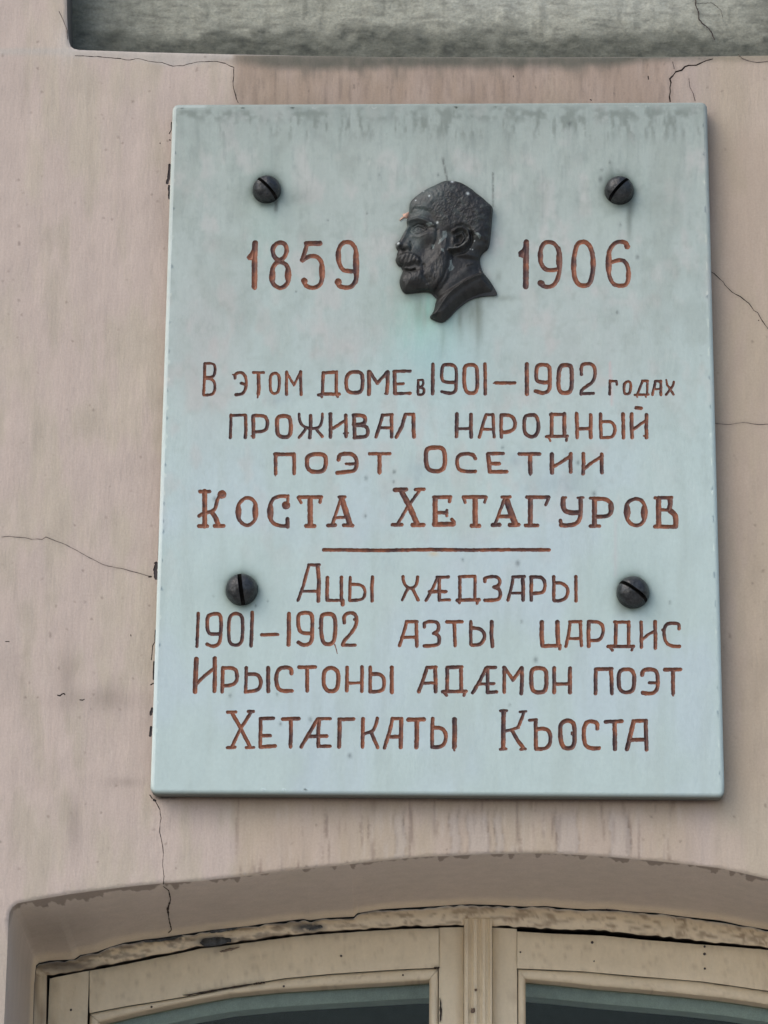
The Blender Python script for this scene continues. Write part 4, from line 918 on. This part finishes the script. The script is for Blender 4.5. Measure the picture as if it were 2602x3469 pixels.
# ------------------------------------------------------------------ cast head
def head_height(x, yb):
    """relief height over the plaque in survey units (1 unit = 0.106 mm)"""
    d = segdist(x, yb, HEADP, True)
    dome = 118 * np.sqrt(np.clip(1 - (1 - np.clip(d / 175, 0, 1)) ** 2, 0, 1))
    y = yb - .28 * dome
    h = dome.copy()
    # overall: temple and cheek high, profile line low
    h *= .62 + .38 * ss(290, 800, x + .0 * y)
    hair_line = [(405, 560), (430, 598), (470, 566), (560, 572), (640, 610), (690, 680), (745, 740), (800, 790), (850, 800), (885, 765), (950, 740), (1020, 765), (1060, 830), (1110, 860), (1190, 920), (1300, 900), (1300, 200), (300, 200), (380, 520)]
    dh = segdist(x, y, hair_line, True); ih = inpoly(x, y, hair_line); sh = np.where(ih, dh, -dh)
    kk = 34 * ss(590, 700, x) * ss(900, 780, x); hair = (lambda q: q * q * (3 - 2 * q))(np.clip((sh + 16 + kk) / (36 + 2 * kk), 0, 1)); lump = fbm(x, y, 46, 1, 40, 4) + .6 * (1 - np.abs(fbm(x, y, 60, 4, 50) * 2 - 1))
    h += hair * (20 + (lump - .9) * 10 * ss(560, 760, x) * ss(0, 60, d) + (fbm(x, y, 26, 6) - .5) * 8)
    h += 10 * gb(x, y, 470, 590, 90, 22, -.15)                                        # front roll of hair
    skin = 1 - hair
    # brow, socket, eye
    brow = segdist(x, y, [(385, 712), (430, 690), (500, 674), (560, 690), (620, 722), (665, 752)]); h += 27 * np.exp(-(brow / 20) ** 2)
    h -= 42 * gb(x, y, 490, 772, 95, 44) + 16 * gb(x, y, 425, 770, 34, 40)
    h += 26 * gb(x, y, 497, 778, 40, 30)
    for pts, a, w in (([(440, 785), (465, 752), (505, 738), (550, 752), (585, 780)], 15, 9), ([(452, 800), (490, 818), (540, 812), (580, 788)], 11, 9), ([(450, 845), (520, 860), (600, 830)], 6, 14)):
        h += a * np.exp(-(segdist(x, y, pts) / w) ** 2)
    h -= 12 * np.exp(-(segdist(x, y, [(455, 742), (500, 722), (560, 735), (600, 768)]) / 8) ** 2)
    h += 9 * gb(x, y, 487, 778, 14, 14) - 8 * gb(x, y, 487, 778, 6)
    for yy in (750, 770, 792): h -= 5 * np.exp(-(segdist(x, y, [(610, yy), (690, yy + (yy - 768) * 1.0)]) / 5) ** 2)
    # forehead, nose, cheek
    h += 10 * gb(x, y, 520, 630, 90, 34)
    h += 26 * np.exp(-(segdist(x, y, [(398, 760), (360, 840), (325, 905), (300, 940)]) / 30) ** 2)
    h += 22 * gb(x, y, 312, 950, 30, 26) + 24 * gb(x, y, 392, 948, 34, 30) - 26 * gb(x, y, 358, 985, 26, 11) - 14 * np.exp(-(segdist(x, y, [(425, 905), (440, 950), (425, 990)]) / 9) ** 2)
    h += 24 * gb(x, y, 610, 850, 110, 60, -.35) - 22 * gb(x, y, 570, 985, 70, 90, .25) - 16 * gb(x, y, 470, 890, 50, 60)
    # moustache hanging over the mouth, beard and side whiskers
    must = [(275, 1088), (292, 1045), (340, 1020), (400, 1008), (460, 1020), (520, 1060), (535, 1110), (510, 1150), (470, 1130), (420, 1150), (360, 1160), (300, 1150)]
    dm = segdist(x, y, must, True); sm = np.where(inpoly(x, y, must), dm, -dm)
    st = np.sin((x * .9 + (y - 1000) * .35) / 6.0 + 2 * fbm(x, y, 50, 3)) 
    h += ss(-10, 34, sm) * (38 + 2.5 * st)
    h -= 34 * np.exp(-(segdist(x, y, [(330, 1172), (375, 1190), (430, 1196), (470, 1185)]) / 10) ** 2)
    h += 20 * gb(x, y, 365, 1178, 26, 12)
    beard = [(318, 1300), (345, 1225), (400, 1208), (470, 1200), (530, 1170), (600, 1130), (690, 1040), (745, 960), (770, 860), (800, 850), (815, 930), (820, 1040), (800, 1160), (760, 1280), (700, 1380), (640, 1425), (560, 1424), (400, 1445), (330, 1400)]
    db = segdist(x, y, beard, True); sb = np.where(inpoly(x, y, beard), db, -db); wv = fbm(x, y, 36, 2, 90, 3)
    h += ss(-14, 40, sb) * (20 + (wv - .5) * 20)
    h += 30 * gb(x, y, 430, 1310, 95, 80) + 10 * gb(x, y, 520, 1250, 60, 50) - 14 * np.exp(-(segdist(x, y, [(560, 1150), (560, 1250), (600, 1330)]) / 20) ** 2)
    h += 16 * gb(x, y, 735, 960, 28, 110, .15) - 12 * np.exp(-(segdist(x, y, [(700, 800), (690, 900), (650, 980)]) / 16) ** 2)
    # ear
    ear = [(868, 815), (905, 785), (955, 780), (1005, 810), (1022, 865), (1008, 920), (965, 960), (915, 985), (860, 995), (825, 1000)]
    h -= 20 * gb(x, y, 940, 880, 120, 130)
    h += 44 * np.exp(-(segdist(x, y, ear) / 17) ** 2)
    h += 22 * np.exp(-(segdist(x, y, [(900, 850), (950, 830), (975, 880), (940, 930), (890, 950)]) / 12) ** 2)
    h -= 26 * gb(x, y, 920, 885, 26, 40) ; h += 20 * gb(x, y, 862, 905, 16, 34)
    h -= 26 * np.exp(-(segdist(x, y, [(1045, 830), (1050, 900), (1020, 970), (960, 1020), (860, 1035)]) / 18) ** 2)
    h += 20 * gb(x, y, 1115, 865, 34, 24) + 12 * gb(x, y, 1140, 960, 50, 30)
    # neck under jaw and skull
    jaw = [(830, 1040), (815, 1150), (770, 1270), (705, 1370), (650, 1440)]
    neck = [(840, 1030), (1130, 1080), (1150, 1235), (1000, 1300), (850, 1395), (700, 1500), (640, 1440), (720, 1370), (790, 1270), (825, 1150)]
    dk = segdist(x, y, neck, True); sk = np.where(inpoly(x, y, neck), dk, -dk); h -= 34 * ss(-15, 30, sk)
    h += 8 * np.exp(-(segdist(x, y, [(1080, 1110), (960, 1220), (840, 1330), (740, 1440)]) / 38) ** 2)
    h -= 14 * np.exp(-(segdist(x, y, jaw) / 16) ** 2)
    h += 8 * np.exp(-(segdist(x, y, [(1060, 1130), (1000, 1150)]) / 8) ** 2)
    # collar: raised rounded rim, then the cut falls away under it
    rim = [(1180, 1245), (1120, 1262), (1040, 1300), (960, 1345), (890, 1395), (830, 1445), (770, 1510), (715, 1590), (650, 1672)]
    dr = segdist(x, y, rim); below = inpoly(x, y, rim + [(620, 1800), (1400, 1800), (1400, 1300), (1200, 1235)])
    h = np.where(below, np.minimum(h, 96) * np.clip(1 - (dr / 175) ** 2, .1, 1) + 6, h)
    h += 24 * np.exp(-(dr / 17) ** 2)
    in2 = segdist(x, y, [(1150, 1310), (1040, 1360), (930, 1440), (850, 1530), (780, 1620), (720, 1700)]); h += below * 4 * np.exp(-(in2 / 40) ** 2)
    lo = ss(70, 10, d) * below; h -= 14 * lo
    h += (fbm(x, y, 16, 5) - .5) * 3.0 * ss(0, 30, d)
    edge = ss(0, 14, d)
    return np.clip(np.clip(h, 6, None) * (.35 + .65 * edge), 6, None) + 24, hair, below
HC = 5.0
Xg, Yg = np.meshgrid(np.arange(240, 1345, HC), np.arange(260, 1765, HC))
sdh = segdist(Xg, Yg, HEADP, True); sdh = np.where(inpoly(Xg, Yg, HEADP), -sdh, sdh)
V, polys, bnd = march(sdh, 240, 260, HC)
hx, hy = V[:, 0], V[:, 1]
hh, hair_m, coll_m = head_height(hx, hy)
U = .000106
# surface normals from the height field, so that parts meet without a seam
e = 2.5; hdx = (head_height(hx + e, hy)[0] - head_height(hx - e, hy)[0]) / (2 * e); hdy = (head_height(hx, hy + e)[0] - head_height(hx, hy - e)[0]) / (2 * e)
nrm = np.stack([-hdx, -np.ones(len(hx)), hdy], 1); nrm /= np.linalg.norm(nrm, axis=1)[:, None]
nat = lambda a, b: (1250 + a / 3.0164, 520 + b / 3.0164)
hp = P(*nat(hx, hy), YF); hp[:, 1] -= hh * U - .001
def head_colour(x, y, h):
    n = fbm(x, y, 60, 1); n2 = fbm(x, y, 22, 4); c = np.tile(lin(45, 45, 45), (len(x), 1))
    c = mixc(c, lin(66, 74, 72), ss(.5, .75, n) * .5 * ss(1250, 500, y)); c = mixc(c, lin(30, 27, 26), ss(.5, .3, n) * .7)
    c = c * np.array([.76, .74, .66])
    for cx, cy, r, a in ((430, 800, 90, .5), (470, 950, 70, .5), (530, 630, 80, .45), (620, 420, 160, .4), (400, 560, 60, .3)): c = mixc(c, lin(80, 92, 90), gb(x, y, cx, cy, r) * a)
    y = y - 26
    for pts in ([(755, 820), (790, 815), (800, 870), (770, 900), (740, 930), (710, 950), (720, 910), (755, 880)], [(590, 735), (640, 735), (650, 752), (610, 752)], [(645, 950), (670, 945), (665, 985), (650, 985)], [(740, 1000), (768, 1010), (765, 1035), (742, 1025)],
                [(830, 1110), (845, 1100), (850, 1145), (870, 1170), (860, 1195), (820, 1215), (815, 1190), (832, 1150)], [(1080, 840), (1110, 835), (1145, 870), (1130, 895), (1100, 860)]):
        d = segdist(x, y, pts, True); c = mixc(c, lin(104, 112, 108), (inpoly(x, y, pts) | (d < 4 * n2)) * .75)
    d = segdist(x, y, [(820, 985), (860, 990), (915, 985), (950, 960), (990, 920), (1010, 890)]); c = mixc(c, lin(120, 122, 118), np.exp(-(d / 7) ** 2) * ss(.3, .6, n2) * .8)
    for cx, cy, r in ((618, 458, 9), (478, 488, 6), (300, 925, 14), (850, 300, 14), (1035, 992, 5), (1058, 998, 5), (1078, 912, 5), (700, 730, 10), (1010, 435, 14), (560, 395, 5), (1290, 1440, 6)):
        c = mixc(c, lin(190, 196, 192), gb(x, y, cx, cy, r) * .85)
    return c
hc = head_colour(hx, hy, hh)
bust = thing('portrait_relief', 'dark cast metal head of a bearded man in left profile, between the two engraved years', 'relief', tuple(P(*nat(760, 1735), YF)[0]))
pa = np.array([[hx[q].mean(), hy[q].mean(), hair_m[q].mean(), coll_m[q].mean()] for q in polys])
sel = np.where(pa[:, 3] > .5, 2, np.where(pa[:, 2] > .5, 1, 0))
for k, nm in enumerate(('head', 'hair', 'collar')):
    ps = [polys[i][::-1] for i in np.nonzero(sel == k)[0]]
    us = sorted({a for q in ps for a in q}); mp_ = {a: i for i, a in enumerate(us)}
    fix(link(nm, hp[us], [[mp_[a] for a in q] for q in ps], M_bronze, bust, hc[us], normals=nrm[us]), bust)
# the cast edge down to the stone
bi = sorted({a for e_ in bnd for a in e_}); mp_ = {a: i for i, a in enumerate(bi)}; nb_ = len(bi)
b0 = hp[bi]; b1 = b0.copy(); b1[:, 1] = YF + .0008
fix(link('cast_edge', np.concatenate([b0, b1]), [(mp_[a], mp_[b], nb_ + mp_[b], nb_ + mp_[a]) for a, b in bnd], M_bronze, bust, np.concatenate([hc[bi], hc[bi]]), smooth=True), bust)
# curl of bare putty at the forehead
fl = pl('345 618 372 612 405 596 412 612 408 640 392 662 372 656 350 660 318 684 312 680 330 655 352 650', 1250, 520, 3.0164)
pp = np.array(fl); a = P(pp[:, 0], pp[:, 1], YF - .0009); c_ = a.mean(0) + np.array([0, -.0009, 0]); n = len(a); b = a.copy(); b[:, 1] = YF + .0005
fo_ = fix(link('paint_flake', np.concatenate([a, [c_], b]), [(i, (i + 1) % n, n) for i in range(n)] + [(i, n + 1 + i, n + 1 + (i + 1) % n, (i + 1) % n) for i in range(n)], mat('bare putty', base=tuple(lin(186, 150, 130)), attr=False, rough=.9), bust), bust)
fo_['label'] = 'pinkish flake of putty at the forehead'

# ------------------------------------------------------------------ screws
labels = ['dark domed screw at the upper left of the plaque, above 1859', 'dark domed screw at upper right, above 1906, with a dark drip mark below',
          'dark domed screw at the lower left of the plaque, its slot almost upright', 'dark domed screw at the lower right of the plaque, slot sloping down right']
def screw(i, sx_, sy__, r, ang_deg):
    rm = r * .0003194 * .97; c = P([sx_], [sy__ + r * .16], YF)[0]
    t = thing('screw', labels[i], 'screw', tuple(c), 'slotted screws holding the plaque'); sw = .115 if i != 2 else .13
    us = sorted(set(list(np.linspace(-1, -sw - .04, 20)) + list(np.linspace(sw + .04, 1, 20)))); cols = [(u, 0) for u in us if u < 0] + [(-sw - .02, 0), (-sw, 0), (-sw, 1), (0, 1), (sw, 1), (sw, 0), (sw + .02, 0)] + [(u, 0) for u in us if u > 0]
    vsn = np.sin(np.linspace(-math.pi / 2, math.pi / 2, 41)); V = []; hgt = .95; rs = np.random.RandomState(i)
    for u, fl_ in cols:
        w = math.sqrt(max(0, 1 - u * u))
        for vv in vsn:
            yv = vv * w; rr = min(1, u * u + yv * yv); z = hgt * (1 - rr ** 1.25) ** .52 + .10
            z += .02 * math.sin(7 * u + i) * math.cos(6 * yv)
            if fl_: z = min(z - .02, hgt - .52 + .06 * yv)
            V.append((u, yv, max(z, 0)))
    V = np.array(V); nv_ = len(vsn); F = [(a * nv_ + b, a * nv_ + b + 1, (a + 1) * nv_ + b + 1, (a + 1) * nv_ + b) for a in range(len(cols) - 1) for b in range(nv_ - 1)]
    th = math.radians(ang_deg); tilt = -math.pi / 2 - th  # slot direction measured clockwise from horizontal in the view
    ca, sa = math.cos(th), math.sin(th)
    # slot runs along local v: map v -> image direction (ca, -sa up)
    Xw = V[:, 1] * ca + V[:, 0] * sa; Zw = -V[:, 1] * sa + V[:, 0] * ca
    W = np.stack([Xw * rm, -V[:, 2] * rm, Zw * rm], 1)
    fl = [c_[1] for c_ in cols]; m_ = nv_ - 1
    Fs = [q for k_, q in enumerate(F) if fl[k_ // m_] and fl[k_ // m_ + 1]]; F = [q for k_, q in enumerate(F) if not (fl[k_ // m_] and fl[k_ // m_ + 1])]
    link('slot', W, Fs, M_dark, t)  # slot faces near black: shade of the cut put into the colour
    o = link('screw_head', W, F, M_screw, t); o.data.set_sharp_from_angle(angle=math.radians(50))
    n = 48; A = [(math.cos(6.2832 * k / n) * rm * 1.0, -.10 * rm, math.sin(6.2832 * k / n) * rm * 1.0) for k in range(n)] + [(math.cos(6.2832 * k / n) * rm * 1.02, .0004, math.sin(6.2832 * k / n) * rm * 1.02) for k in range(n)]
    link('rim', A, [(k, n + k, n + (k + 1) % n, (k + 1) % n) for k in range(n)], M_screw, t)
for i, (a, b, r, k, an) in enumerate(SCREWS): screw(i, a, b, r, an)
